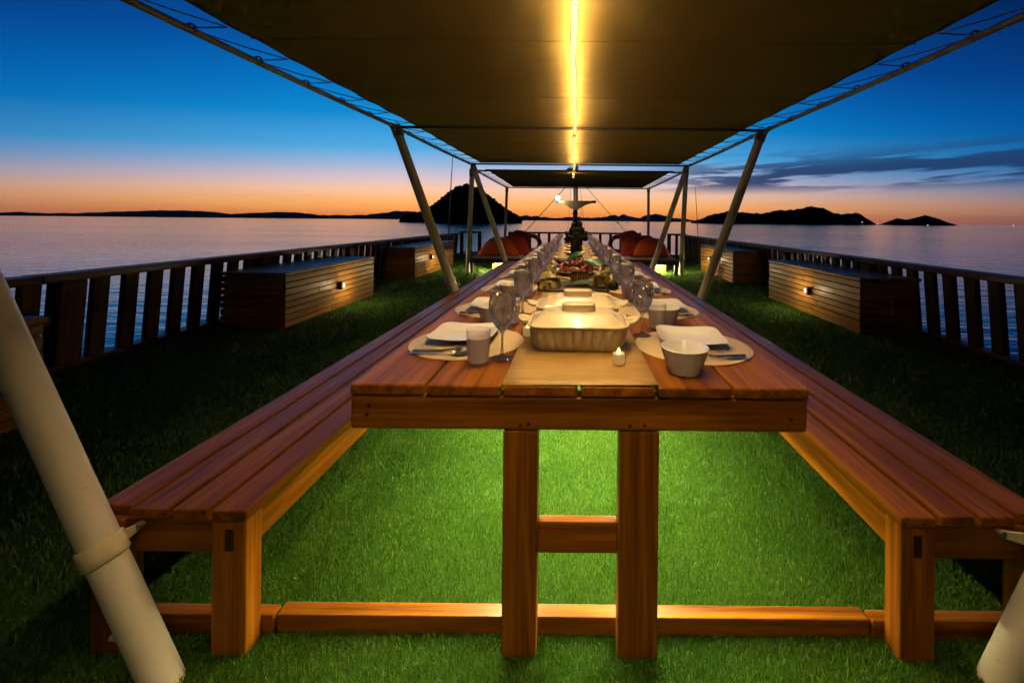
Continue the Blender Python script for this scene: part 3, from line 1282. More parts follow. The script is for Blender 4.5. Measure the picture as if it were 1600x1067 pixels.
def dining_table():
    t = thing('dining_table', 'very long varnished wooden table laid for dinner', 'table', (0, 0, 0))
    n = 6
    gap = .009
    w = (TX1 - TX0 + gap) / n
    for k in range(n):
        a = TX0 + k * w
        o = board('plank', t, (a, TY0 - .004 + random.uniform(-.003, .002), TZ - .03), (a + w - gap, TY1, TZ), 'teak_Y', .007, 3)
    for y in (TY0, 3.35, 5.6, TY1 - .055):
        board('rail', t, (TX0, y, TZ - .124), (TX1, y + .052, TZ - .031), 'teak_X', .012, 3)
        for x0, x1 in ((-.188, -.092), (.132, .242)):
            board('leg', t, (x0, y + .002, 0), (x1, y + .062, TZ - .125), 'teak_Z', .006, 2)
        board('rung', t, (-.0915, y + .028, .268), (.1315, y + .056, .356), 'teak_X', .004, 2)
        if y == TY0:
            for px_, pz_ in ((-.56, .665), (-.555, .69), (.60, .662), (-.14, .638), (-.118, .643), (.16, .640), (.20, .642)):
                tube('plug', t, [(px_, y - .0012, pz_), (px_, y + .01, pz_)], .0052, 'dark_Z', 10)
        board('foot_bar', t, (-.847, y + .064, .002), (.867, y + .106, .055), 'teak_X', .004, 2)


dining_table()


def bench(x_in, s, label):
    t = thing('bench', label, 'bench', (x_in, 0, 0), group='long slatted benches beside the table')
    H = .40
    ya, yb = 1.125, 8.1
    sw, gap = .0945, .0165
    for k in range(4):
        a = k * (sw + gap)
        xa, xb = sorted((s * a, s * (a + sw)))
        y0 = ya + (0.0, .004, .004, .02)[k]
        board('slat', t, (xa, y0, H - .028), (xb, yb, H), 'teak_Y', .005, 2)
    W = 4 * sw + 3 * gap
    xa, xb = sorted((s * .012, s * .042))
    board('apron', t, (xa, ya + .062, H - .125), (xb, yb - .01, H - .0285), 'teak_Y', .004, 2)
    for yy in (2.2, 4.4, 6.6):
        xa, xb = sorted((s * .043, s * (W - .01)))
        board('batten', t, (xa, yy, H - .07), (xb, yy + .05, H - .0285), 'teak_X', .004)
    xa, xb = sorted((s * .036, s * .060))
    board('tenon', t, (xa, ya + .0025, H - .112), (xb, ya + .03, H - .052), 'dark_Z', .001)
    for y in (ya + .004, 3.4, 5.6, yb - .08):
        xa, xb = sorted((s * .001, s * .098))
        board('leg', t, (xa, y, 0), (xb, y + .058, H - .0285), 'teak_Z', .006, 2)
        xa, xb = sorted((s * (W - .088), s * (W - .002)))
        board('leg', t, (xa, y, 0), (xb, y + .058, H - .0285), 'teak_Z', .006, 2)
        xa, xb = sorted((s * .0985, s * (W - .0885)))
        board('end_rail', t, (xa, y + .006, H - .12), (xb, y + .05, H - .0285), 'teak_X', .004, 2)
        xa, xb = sorted((s * -.03, s * (W - .01)))
        board('foot_bar', t, (xa, y + .0595, .004), (xb, y + .095, .058), 'teak_X', .004, 2)
    return t


bench(-.885, -1, 'long slatted wooden bench on the left of the table')
bench(.902, 1, 'long slatted wooden bench on the right of the table')

# light tapes under the table top
tape = thing('light_tape', 'warm light tapes under the table top lighting the turf', 'light tape', (0, 0, 0))
for xt in (-.27, .31):
    for a, b in ((1.24, 3.3), (3.45, 5.55), (5.7, 7.8)):
        V, F = [], []
        n = 10
        for i in range(n + 1):
            y = a + (b - a) * i / n
            V += [(xt - .006, y, TZ - .108), (xt + .006, y, TZ - .108)]
        for i in range(n):
            F.append((2 * i, 2 * i + 2, 2 * i + 3, 2 * i + 1))
        obj('tape', pydata('tape', V, F, 'led_tape'), tape)
        for q in (-1, 1):
            xq = xt + q * .009
            board('added_baffle', tape, (xq - .0007, a, TZ - .1135), (xq + .0007, b, TZ - .1077), 'lamp_black', 0)  # unseen side wall, added to keep the tape's light off the outer deck
        board('batten', tape, (xt - .025, a, TZ - .1075), (xt + .025, b, TZ - .0305), 'teak_Y', .003)

# runner


def runner():
    V, F = [], []
    nx, ny = 8, 180
    for j in range(ny + 1):
        y = 1.128 + 6.72 * j / ny
        for i in range(nx + 1):
            x = -.192 + .428 * i / nx + .003 * noise.noise(Vector((0, y * 2, i * .05)))
            z = TZ + .0035 + .0012 * noise.noise(Vector((x * 6, y * 5, 0)))
            if j == 0:
                z += .003 * (i / nx) ** 2
            V.append((x, y, z))
    w = nx + 1
    for j in range(ny):
        for i in range(nx):
            a = j * w + i
            F.append((a, a + 1, a + w + 1, a + w))
    o = obj('table_runner', pydata('runner', V, F, 'runner', 60))
    md = o.modifiers.new('thickness', 'SOLIDIFY')
    md.thickness = .0022
    md.offset = -1
    tag(o, 'golden straw table runner down the middle of the table', 'table runner')


runner()
RZ = TZ + .006

# ================================================================== PLACE SETTINGS
mat_me = lathe_mesh('placemat', [(0, .0005), (.203, .0005), (.206, .002), (.205, .004), (.203, .0046), (0, .0046)], 'placemat', 56, 40)


def plate_lift(t, r):
    c = abs(math.sin(2 * t)) ** 3
    return .005 * c * (r / .12) ** 3


plate_me = lathe_mesh('plate', [(0, .001), (.055, .001), (.06, .004), (.085, .009), (.118, .021), (.1205, .0235), (.119, .0245), (.098, .017), (.075, .0105), (.06, .0085), (0, .0085)],
                      'porcelain', 72, 35, squircle(6.5), plate_lift)
bowl_me = lathe_mesh('bowl', [(0, .004), (.036, .004), (.040, 0), (.045, .002), (.058, .035), (.0705, .074), (.0718, .0765), (.0700, .0775), (.0675, .0745), (.055, .036), (.042, .012), (0, .009)], 'porcelain', 48, 35)
glass_me = lathe_mesh('wine_glass', [(0, .002), (.034, .0015), (.0355, .0025), (.030, .005), (.010, .0095), (.0048, .018), (.0040, .05), (.0048, .078), (.0085, .088),
                                     (.020, .100), (.034, .122), (.0425, .148), (.0445, .165), (.0435, .185), (.0405, .205), (.0399, .2058), (.0393, .205), (.0421, .185),
                                     (.0430, .165), (.0410, .149), (.0325, .124), (.018, .103), (.006, .0925), (0, .091)], 'wine_glass', 36, 40)
tumbler_me = lathe_mesh('tumbler', [(0, .003), (.030, .001), (.0325, .003), (.0385, .1075), (.0385, .1082), (.0372, .1082), (.0312, .009), (0, .008)], 'tumbler_glass', 36, 40)
water_me = lathe_mesh('water', [(0, .0095), (.0306, .0095), (.0356, .083), (.0345, .084), (0, .084)], 'frosted_water', 32, 40)


def spoon_mesh():
    V, F = [], []
    n = 30
    for i in range(n + 1):
        t = i / n
        x = -.10 + .20 * t
        if t > .72:
            q = (t - .72) / .28
            w = .0205 * math.sin(math.pi * min(1, q * .93 + .07)) ** .7
            z = .007 - .004 * math.sin(math.pi * q) + .002
        else:
            w = .0085 - .0048 * (t / .72)
            z = .004 + .007 * (t / .72) ** 3
        V += [(x, -w, z + .001), (x, 0, z - (.003 if t > .72 else -.001)), (x, w, z + .001)]
    for i in range(n):
        for k in (0, 1):
            a = 3 * i + k
            F.append((a, a + 1, a + 4, a + 3))
    return pydata('spoon', V, F, 'steel', 60)


def fork_mesh():
    parts = []
    parts.append(tube_geo([(-.10, 0, .004), (0, 0, .005), (.04, 0, .011)], [.006, .0035, .003], 6))
    parts.append(tube_geo([(.04, 0, .011), (.05, 0, .011), (.062, 0, .008)], [.003, .010, .012], 6))
    for k in range(4):
        y = -.009 + k * .006
        parts.append(tube_geo([(.058, y, .008), (.08, y, .006), (.10, y, .010)], [.0022, .002, .001], 5))
    v, f = merge_geo(parts)
    return pydata('fork', v, f, 'steel', 50)


spoon_me, fork_me = spoon_mesh(), fork_mesh()


def place(i, side):
    s = -1 if side == 'left' else 1
    yc = 1.515 + .597 * i + random.uniform(-.015, .015)
    xc = .02 + s * .411
    wh = f'at the {ORD[i]} place from the near end, {side} bench side'
    j = lambda a: random.uniform(-a, a)
    m = obj('placemat', mat_me, None, (xc + j(.006), yc + j(.008), TZ), (0, 0, j(3)))
    tag(m, f'round straw placemat {wh}', 'placemat', 'round placemats along the table')
    p = obj('plate', plate_me, None, (xc + s * .012 + j(.008), yc + .035 + j(.01), TZ + .0050), (0, 0, j(.09)))
    tag(p, f'square white plate {wh}', 'plate', 'square plates along the table')
    flip = 0 if s < 0 else math.pi
    f = obj('fork', fork_me, None, (xc + s * .045, yc - .135 + j(.005), TZ + .0048), (0, 0, flip + j(.06)))
    tag(f, f'steel fork {wh}', 'fork', 'forks on the placemats')
    q = obj('spoon', spoon_me, None, (xc + s * .05, yc - .158 + j(.004), TZ + .0048), (0, 0, flip + j(.05)))
    tag(q, f'steel spoon {wh}', 'spoon', 'spoons on the placemats')
    if not (i == 0 and side == 'left'):
        bx = .347 if (i == 0) else xc - s * .035
        b = obj('bowl', bowl_me, None, (bx + j(.01), yc - .275 + j(.012), TZ + .0005), (0, 0, j(3)))
        tag(b, f'small white bowl {wh}', 'bowl', 'small white bowls along the table')
    if side == 'left':
        gx, gy, tx, ty = -.222, yc - .185, -.292, yc - .245
        if i > 0:
            tx, ty = -.262, yc - .32
            gx, gy = -.235, yc - .155
    else:
        gx, gy, tx, ty = .265, yc + .115, .348, yc + .205
        if i > 0:
            gx, gy, tx, ty = .288, yc + .17, .31, yc + .255
    gobj = obj('wine_glass', glass_me, None, (gx + j(.008), gy + j(.01), TZ + .0004 + (.0046 if abs(gx - xc) < .2 else 0)), (0, 0, j(3)))
    tag(gobj, f'clear wine glass {wh}', 'wine glass', 'wine glasses along the table')
    tt = thing('tumbler', f'tumbler of water {wh}', 'tumbler', (tx + j(.006), ty + j(.008), TZ + .0048), j(3), 'water tumblers along the table')
    obj('glass', tumbler_me, tt)
    obj('water', water_me, tt)


for i in range(11):
    place(i, 'left')
    place(i, 'right')

# ================================================================== CASSEROLES


def casserole(x, y, rz, label):
    t = thing('casserole_dish', label, 'casserole dish', (x, y, RZ), rz, 'lidded casserole dishes on the runner')
    nf = 9.5
    L = [rrect(.290, .185, .035, 0), rrect(.298, .193, .04, .004, flute=.002, nfl=nf), rrect(.310, .203, .045, .02, flute=.016, nfl=nf), rrect(.326, .219, .05, .055, flute=.018, nfl=nf),
         rrect(.334, .227, .052, .072, flute=.009, nfl=nf), rrect(.338, .231, .052, .079), rrect(.352, .245, .056, .081), rrect(.358, .251, .058, .085), rrect(.357, .250, .058, .089),
         rrect(.350, .243, .055, .0905), rrect(.338, .231, .05, .089), rrect(.330, .223, .05, .080)]
    obj('dish', loft_mesh('dish', L, 'cream_ware', 40), t)
    for s in (-1, 1):
        ear = [(0.0, .030), (.012, .045), (.026, .047), (.040, .034), (.048, .012), (.049, 0)]
        top, bot = [], []
        out = [(ex, -ey) for ex, ey in ear] + [(ex, ey) for ex, ey in reversed(ear[:-1])]
        for z, k in ((.078, .96), (.081, 1), (.086, 1), (.089, .95)):
            top.append([(s * (.172 + ex * k), ey * k, z + .012 * (ex / .05) ** 2) for ex, ey in (out if s > 0 else out[::-1])])
        obj('handle', loft_mesh('ear', top, 'cream_ware', 40), t)
    Ld = [rrect(.326, .219, .05, .0835), rrect(.330, .223, .05, .087), rrect(.322, .215, .05, .090), rrect(.300, .193, .05, .096), rrect(.262, .158, .045, .113), rrect(.240, .138, .04, .1185), rrect(.15, .08, .035, .1205), rrect(.08, .03, .012, .121)]
    lid = obj('lid', loft_mesh('lid', Ld, 'cream_ware', 40), t)
    Kn = [rrect(.128, .070, .026, .1165), rrect(.122, .064, .024, .126), rrect(.120, .060, .022, .136), rrect(.122, .062, .022, .141), rrect(.118, .058, .021, .1455), rrect(.10, .042, .016, .1475), rrect(.06, .014, .006, .147)]
    obj('knob', loft_mesh('knob', Kn, 'cream_ware', 40), lid)


casserole(.022, 1.505, R(-1.6), 'cream fluted casserole dish with lid nearest the camera')
casserole(.022, 1.80, R(.8), 'cream fluted casserole dish with lid behind the first one')

# serving dish with ladle behind the casseroles
t = thing('serving_dish', 'shallow cream serving dish with folded rim behind the casseroles', 'serving dish', (.06, 2.19, RZ), R(4))
obj('body', lathe_mesh('serving', [(0, .002), (.08, .002), (.10, .006), (.15, .036), (.158, .040), (.152, .042), (.10, .014), (0, .010)], 'cream_ware', 48, 40, lambda a: 1 / math.sqrt(math.cos(a) ** 2 + (math.sin(a) / .62) ** 2)), t)
t = thing('ladle', 'cream ladle lying across the serving dish, handle to the right', 'ladle', (.0, 2.12, RZ + .07), R(-22))
lad = obj('bowl', lathe_mesh('ladle_bowl', [(0, -.012), (.03, -.006), (.046, .012), (.049, .015), (.045, .015), (.028, -.001), (0, -.007)], 'cream_ware', 28, 40), t)
tube('handle', t, [(.04, 0, .014), (.08, .0, .02), (.19, 0, .006), (.30, 0, -.03)], [.008, .006, .006, .008], 'cream_ware', 8)
# flat spoons between the two casseroles
t = thing('serving_spoon', 'cream serving spoon lying behind the near casserole', 'serving spoon', (-.05, 1.652, RZ + .0845 + .007), R(2))
tube('shaft', t, [(-.06, 0, .002), (0, 0, .006), (.18, 0, .006), (.22, 0, .003)], [.014, .006, .006, .009], 'cream_ware', 8)

# tea lights
tl_body = lathe_mesh('tea_light', [(0, 0), (.0185, 0), (.0195, .002), (.0195, .030), (.018, .033), (.008, .030), (0, .029)], 'candle_wax', 28, 40)
tl_flame = lathe_mesh('flame', [(0, .028), (.006, .030), (.0068, .036), (.0045, .044), (0, .052)], 'flame_glow', 14, 60)
for (x, y, z, lb) in ((.146, 1.295, RZ, 'lit tea light on the runner in front of the near casserole'),
                      (-.172, 1.60, RZ, 'lit tea light at the left end of the near casserole'),
                      (.205, 1.665, RZ, 'lit tea light at the right end between the two casseroles'),
                      (-.155, 1.96, RZ, 'lit tea light at the left end of the second casserole'),
                      (-.165, 3.42, RZ, 'lit tea light beside the platter of prawns, left'),
                      (.19, 3.0, RZ, 'lit tea light beside the yellow fruit, right')):
    t = thing('tea_light', lb, 'candle', (x, y, z), 0, 'tea lights on the runner')
    obj('body', tl_body, t)
    obj('flame', tl_flame, t)

# ================================================================== FOOD


def clump(name, label, cat, loc, rad, n, mat, flat=.7, size=.03):
    """a head of frilly leaves / a heap of small fruits as one mesh"""
    V, F = [], []
    for k in range(n):
        d = Vector((random.gauss(0, 1), random.gauss(0, 1), abs(random.gauss(0, 1)))).normalized()
        c = Vector((d.x * rad[0], d.y * rad[1], d.z * rad[2])) * random.uniform(.55, 1.0)
        u = d.orthogonal().normalized()
        u.rotate(Matrix.Rotation(random.uniform(0, 6.28), 3, d))
        w = d.cross(u)
        o = len(V)
        m = 7
        V.append(c + d * size * .15)
        for i in range(m):
            a = 2 * math.pi * i / m
            rr = size * random.uniform(.75, 1.25)
            V.append(c + (u * math.cos(a) + w * math.sin(a)) * rr + d * size * random.uniform(-.35, .35))
        for i in range(m):
            F.append((o, o + 1 + i, o + 1 + (i + 1) % m))
    ob = obj(name, pydata(name, V, F, mat, 80), None, loc)
    return tag(ob, label, cat)


def leaf(name, label, loc, length, width, rot, mat, bend=.25):
    V, F = [], []
    n = 14
    for i in range(n + 1):
        t = i / n
        w = width * math.sin(math.pi * min(1, t * .93 + .05)) ** .8
        z = bend * length * math.sin(t * 2.2) * .5
        V += [(t * length, -w, z + .25 * w), (t * length, 0, z), (t * length, w, z + .25 * w)]
    for i in range(n):
        for k in (0, 1):
            a = 3 * i + k
            F.append((a, a + 1, a + 4, a + 3))
    o = obj(name, pydata(name, V, F, mat, 60), None, loc, rot)
    md = o.modifiers.new('thickness', 'SOLIDIFY')
    md.thickness = .0015
    return tag(o, label, 'leaf')


# wooden tray with salad and fruit
t = thing('wooden_tray', 'dark wooden tray with salad and fruit in the middle of the table', 'tray', (.02, 2.78, RZ))
board('base', t, (-.20, -.19, 0), (.20, .19, .014), 'dark_X', .004)
for s in (-1, 1):
    board('rim', t, (s * .20 - .008, -.19, .0145), (s * .20 + .008, .19, .034), 'dark_Y', .003)
t = thing('wicker_basket', 'small dark square basket standing on the wooden tray', 'basket', (.045, 2.80, RZ + .0145))
Lb = [rrect(.11, .10, .012, 0), rrect(.13, .12, .014, .075), rrect(.136, .126, .015, .080), rrect(.124, .114, .012, .080), rrect(.104, .094, .01, .012)]
obj('body', loft_mesh('basket', Lb, 'dark_Z', 40), t)
for k in range(7):
    board('stave', t, (-.054 + k * .0165, -.064 - .0, .008), (-.046 + k * .0165, -.0585, .074), 'box_Z', .001)
clump('lettuce_head', 'pale yellow frilly lettuce on the left of the wooden tray', 'lettuce', (-.155, 2.70, RZ + .02), (.075, .08, .085), 170, 'lettuce')
clump('lettuce_head', 'yellow frilly lettuce with fruit on the right of the wooden tray', 'lettuce', (.19, 2.76, RZ + .02), (.07, .07, .07), 140, 'lettuce')
clump('dark_grapes', 'dark bunch of grapes beside the right lettuce', 'grapes', (.265, 2.70, TZ + .012), (.035, .04, .05), 50, 'leaf_dark', size=.016)
clump('yellow_flowers', 'bright yellow blossom on top of the right lettuce', 'flower', (.165, 2.72, RZ + .085), (.03, .03, .025), 30, 'yellow_fruit', size=.015)
leaf('banana_leaf', 'dark green leaf hanging over the tray, pointing left', (0, 2.66, RZ + .055), .22, .03, (0, .05, R(186)), 'leaf_dark')
leaf('banana_leaf', 'dark green leaf hanging over the tray, pointing right', (.06, 2.66, RZ + .045), .22, .035, (0, -.18, R(12)), 'leaf_dark')
leaf('banana_leaf', 'dark leaf lying across the front of the tray', (-.05, 2.60, RZ + .03), .2, .03, (.3, -.02, R(2)), 'leaf_dark')

# oval platter heaped with prawns
t = thing('oval_platter', 'oval platter heaped with orange prawns behind the salad tray', 'platter', (.03, 3.55, RZ), 0)
ov = lambda a: 1 / math.sqrt(math.cos(a) ** 2 + (math.sin(a) / 1.15) ** 2)
obj('dish', lathe_mesh('platter', [(0, .002), (.14, .002), (.16, .006), (.215, .026), (.222, .030), (.216, .031), (.155, .012), (0, .010)], 'porcelain', 48, 40, ov), t)


def prawn_mesh():
    pts = [(.032 * math.cos(a), .032 * math.sin(a), 0) for a in np.linspace(-.3, 3.6, 9)]
    v, f = tube_geo(pts, [.003, .009, .012, .0125, .012, .010, .008, .006, .010], 7)
    return pydata('prawn', v, f, 'prawn', 60)


HV, HF = {'prawn': [], 'meat_dark': []}, {'prawn': [], 'meat_dark': []}
src = prawn_mesh()
sv = [v.co.copy() for v in src.vertices]
sf = [tuple(p.vertices) for p in src.polygons]
for k in range(60):
    a, r = random.uniform(0, 6.28), math.sqrt(random.random()) * .17
    z = .02 + .085 * (1 - (r / .17) ** 1.5) * random.uniform(.5, 1)
    M = Matrix.Translation((r * math.cos(a), r * math.sin(a) * 1.1, z)) @ Euler((random.uniform(-1, 1), random.uniform(-1, 1), random.uniform(0, 6.28))).to_matrix().to_4x4() @ Matrix.Scale(random.uniform(.9, 1.3), 4)
    key = 'prawn' if random.random() < .6 else 'meat_dark'
    o = len(HV[key])
    HV[key] += [M @ v for v in sv]
    HF[key] += [tuple(i + o for i in f) for f in sf]
heap = thing('prawn_heap', 'heap of orange and dark red prawns on the oval platter', 'prawns', (.03, 3.55, RZ))
for key, nm in (('prawn', 'orange_prawns'), ('meat_dark', 'dark_prawns')):
    tag(obj(nm, pydata(nm, HV[key], HF[key], key, 60), heap), kind='stuff')
leaf('banana_leaf', 'bright green leaf standing up behind the prawns, in the middle', (-.05, 3.62, RZ + .10), .16, .045, (.5, -.3, R(-10)), 'leaf_green')
leaf('banana_leaf', 'long bright green leaf hanging down over the right of the platter', (.07, 3.52, RZ + .115), .26, .04, (.6, .28, R(-28)), 'leaf_green', .2)
clump('lettuce_head', 'olive green lettuce leaf at the left of the prawn platter', 'lettuce', (-.175, 3.38, RZ + .02), (.035, .05, .075), 40, 'lettuce', size=.026)
clump('lettuce_head', 'olive green lettuce leaf at the right of the prawn platter', 'lettuce', (.262, 3.36, TZ + .02), (.03, .05, .07), 40, 'lettuce', size=.026)
t = thing('dark_bowl', 'black round bowl on the runner behind the prawns', 'bowl', (-.09, 4.18, RZ))
obj('body', lathe_mesh('dark_bowl', [(0, .002), (.05, .002), (.085, .03), (.105, .052), (.108, .054), (.104, .055), (.08, .034), (0, .012)], 'leaf_dark', 36, 40), t)
clump('red_salad', 'dark red salad heap right of the statue foot', 'salad', (.215, 4.15, RZ + .004), (.05, .09, .07), 60, 'meat_dark', size=.024)

# far serving platters
for k, (y, sx) in enumerate(((5.35, 1.0), (5.95, .95), (6.55, 1.05), (7.15, 1.0))):
    t = thing('serving_platter', f'cream oval serving platter behind the statue, {ORD[k]} from the statue', 'platter', (.02, y, RZ), 0, 'empty cream platters at the far end of the runner')
    obj('dish', lathe_mesh('far_platter', [(0, .012), (.09, .012), (.10, 0), (.105, .002), (.11, .016), (.16, .04), (.163, .043), (.155, .043), (.10, .022), (0, .02)], 'cream_ware', 40, 40, lambda a: 1 / math.sqrt(math.cos(a) ** 2 + (math.sin(a) / .6) ** 2)), t)


# statue
def statue():
    bm = bmesh.new()

    def ell(c, r, rot=0):
        m = Matrix.Translation(c) @ Matrix.Rotation(rot, 4, 'Y') @ Matrix.Diagonal((*r, 1))
        bmesh.ops.create_uvsphere(bm, u_segments=20, v_segments=14, radius=1, matrix=m)
    ell((0, 0, .03), (.078, .06, .035))
    ell((0, 0, .10), (.070, .06, .11))
    ell((.005, 0, .18), (.074, .062, .09))
    ell((0, 0, .255), (.085, .06, .075))
    ell((-.035, 0, .31), (.055, .05, .065), .2)
    ell((.04, 0, .31), (.058, .05, .065), -.2)
    ell((-.034, 0, .375), (.030, .032, .045))
    ell((.04, 0, .385), (.034, .035, .052))
    ell((-.095, -.01, .255), (.028, .03, .065), -.55)
    ell((.098, -.01, .26), (.030, .03, .065), .55)
    ell((-.105, -.02, .215), (.040, .035, .030))
    ell((.108, -.02, .222), (.036, .035, .030))
    ell((-.06, -.045, .235), (.055, .022, .022), .3)
    ell((.06, -.045, .24), (.055, .022, .022), -.3)
    ell((-.028, -.04, .12), (.03, .03, .10))
    ell((.03, -.04, .13), (.03, .03, .11))
    me = to_mesh(bm, 'statue', 'statue_wood', 60)
    t = thing('carved_statue', 'dark carved statue of two embracing figures standing on the table', 'statue', (.035, 4.88, RZ))
    o = obj('figures', me, t, (0, 0, .012))
    md = o.modifiers.new('remesh', 'REMESH')
    md.mode = 'VOXEL'
    md.voxel_size = .006
    md.use_smooth_shade = True
    sm = o.modifiers.new('smooth', 'SMOOTH')
    sm.iterations = 4
    board('plinth', t, (-.085, -.07, 0), (.085, .07, .018), 'dark_X', .004, 2)


statue()

# ================================================================== DAYBEDS, CUSHIONS


def daybed(x0, x1, y0, y1, label, pad=True):
    t = thing('daybed', label, 'daybed', ((x0 + x1) / 2, (y0 + y1) / 2, 0), group='low wooden daybeds near the bow')
    hx, hy = (x1 - x0) / 2, (y1 - y0) / 2
    H = .35
    for s in (-1, 1):
        board('side_rail', t, (-hx, s * hy - .025, H - .10), (hx, s * hy + .025, H), 'dark_X', .005)
        board('end_rail', t, (s * (hx - .026) - .025, -hy + .026, H - .10), (s * (hx - .026) + .025, hy - .026, H - .001), 'dark_Y', .005)
        for q in (-1, 1):
            board('leg', t, (s * (hx - .032) - .03, q * (hy - .058) - .03, 0), (s * (hx - .032) + .03, q * (hy - .058) + .03, H - .101), 'dark_Z', .005)
    for k in range(8):
        y = -hy + .09 + k * (2 * hy - .18) / 7
        board('slat', t, (-hx + .055, y - .05, H - .035), (hx - .055, y + .05, H - .012), 'dark_X', .003)
    if pad:
        obj('mattress', box_mesh((2 * hx - .07, 2 * hy - .08, .05), 'mattress', .02, 3), t, (0, 0, H + .014))


daybed(-2.28, -1.15, 9.1, 11.0, 'low wooden daybed with orange cushions left of the table end')
daybed(1.20, 2.30, 9.05, 10.95, 'low wooden daybed with orange cushions right of the table end')
daybed(-.7, .8, 10.6, 12.0, 'low wooden daybed across the far end of the table')


def cushion(label, loc, wb, wt, h, thick, rot, mat, group='orange and red cushions on the daybeds'):
    """leaning cushion, trapezoid outline puffed in the middle"""
    V, F = [], []
    n = 16
    for side in (1, -1):
        for j in range(n + 1):
            v = j / n
            for i in range(n + 1):
                u = 2 * i / n - 1
                w = (wb + (wt - wb) * v ** 1.5) * (1 - .35 * max(0, (v - .7) / .3) ** 2.2) * (1 - .12 * max(0, (.15 - v) / .15) ** 2)
                pin = 1 - .06 * (1 - abs(2 * v - 1)) * (u * u)
                edge = (1 - abs(u) ** 3.0) * (1 - abs(2 * v - 1) ** 3.0)
                x = u * w / 2 * pin
                z = v * h + .02 * h * (1 - u * u) * (2 * v - 1)
                wr = .012 * noise.noise(Vector((x * 6 + loc[0] * 7, z * 6, side * 3.0 + loc[1])))
                y = -side * (thick / 2 * max(0, edge) ** .55 + wr * edge)
                V.append((x, y, z))
    m = (n + 1) * (n + 1)
    for sd in range(2):
        for j in range(n):
            for i in range(n):
                a = sd * m + j * (n + 1) + i
                q = (a, a + 1, a + n + 2, a + n + 1)
                F.append(q if sd == 0 else q[::-1])
    me = pydata('cushion', V, F, mat, 75)
    bm = bmesh.new()
    bm.from_mesh(me)
    bmesh.ops.remove_doubles(bm, verts=bm.verts, dist=1e-5)
    bm.to_mesh(me)
    bm.free()
    me.shade_smooth()
    t = thing('cushion', label, 'cushion', loc, 0, group)
    t.rotation_euler = rot
    obj('cover', me, t)
    return t


SZ = .352 + .035
cushion('bright orange cushion at the front of the left daybed', (-1.70, 9.42, SZ), .98, .40, .43, .30, (R(-16), 0, R(6)), 'cushion_orange')
cushion('red cushion leaning behind the orange one on the left daybed', (-1.45, 9.85, SZ), .92, .46, .46, .28, (R(-20), R(8), R(4)), 'cushion_red')
cushion('dark rust cushion standing tallest at the back of the left daybed', (-1.42, 10.45, SZ), .74, .48, .56, .26, (R(-14), R(10), R(-6)), 'cushion_rust')
cR = cushion('orange cushion with black lettering at the front of the right daybed', (1.78, 9.38, SZ), .88, .44, .45, .30, (R(-18), 0, R(-6)), 'cushion_orange')
cushion('red cushion leaning left behind the lettered one on the right daybed', (1.55, 9.80, SZ), .86, .50, .46, .28, (R(-20), R(-9), R(-4)), 'cushion_red')
cushion('dark rust cushion lying behind the red one on the right daybed', (1.72, 10.2, SZ), .9, .66, .48, .26, (R(-20), R(-4), 0), 'cushion_rust')
cushion('orange cushion leaning at the back of the right daybed', (1.55, 10.62, SZ), .62, .46, .58, .24, (R(-14), R(-12), R(5)), 'cushion_orange')
cushion('red cushion glimpsed behind the statue at the table end', (.0, 11.0, SZ), .52, .46, .33, .18, (R(-14), 0, 0), 'cushion_red')


def lettering():
    cu = bpy.data.curves.new('lettering', 'FONT')
    cu.body = 'Tiare'
    cu.size = .15
    cu.shear = .35
    cu.extrude = .0015
    tmp = bpy.data.objects.new('lettering_src', cu)
    COL.objects.link(tmp)
    dg = bpy.context.evaluated_depsgraph_get()
    me = bpy.data.meshes.new_from_object(tmp.evaluated_get(dg))
    bpy.data.objects.remove(tmp)
    # lay the letters on the cushion front
    from mathutils.bvhtree import BVHTree
    cm = [o for o in cR.children if o.name.startswith('cover')][0].data
    bvh = BVHTree.FromPolygons([v.co.copy() for v in cm.vertices], [tuple(p.vertices) for p in cm.polygons])
    for v in me.vertices:
        x, z, e = v.co.x - .03, v.co.y + .25, v.co.z
        hit = bvh.ray_cast(Vector((x, -1, z)), Vector((0, 1, 0)))[0]
        y = hit.y if hit is not None else -.08
        v.co = Vector((x, y - .004 - e, z))
    me.materials.clear()
    me.materials.append(MATS['black_ink'])
    obj('lettering', me, cR)


lettering()


def bed_lamp(x, y, z, label, power):
    t = thing('floor_lamp', label, 'lamp', (x, y, 0), 0, 'small lamps under the daybeds')
    board('block', t, (-.13, .03, .0), (.13, .10, z + .05), 'box_X', .004)
    board('housing', t, (-.04, .0, z - .04), (.04, .029, z + .04), 'lamp_black', .003)
    board('lens', t, (-.02, -.012, z - .018), (.02, -.001, z + .018), 'bed_glow', .003)
    ld = bpy.data.lights.new('lamp_light', 'POINT')
    ld.energy = power
    ld.color = (1.0, .80, .42)
    ld.shadow_soft_size = .04
    lo = bpy.data.objects.new('lamp_light', ld)
    lo.location = (0, -.16, z + .01)
    link(lo, t)


bed_lamp(-1.78, 9.75, .14, 'bright lamp on a wooden block under the left daybed', 55)
bed_lamp(2.04, 9.62, .16, 'bright lamp on a wooden block under the right daybed', 55)

# ================================================================== BOW DETAILS


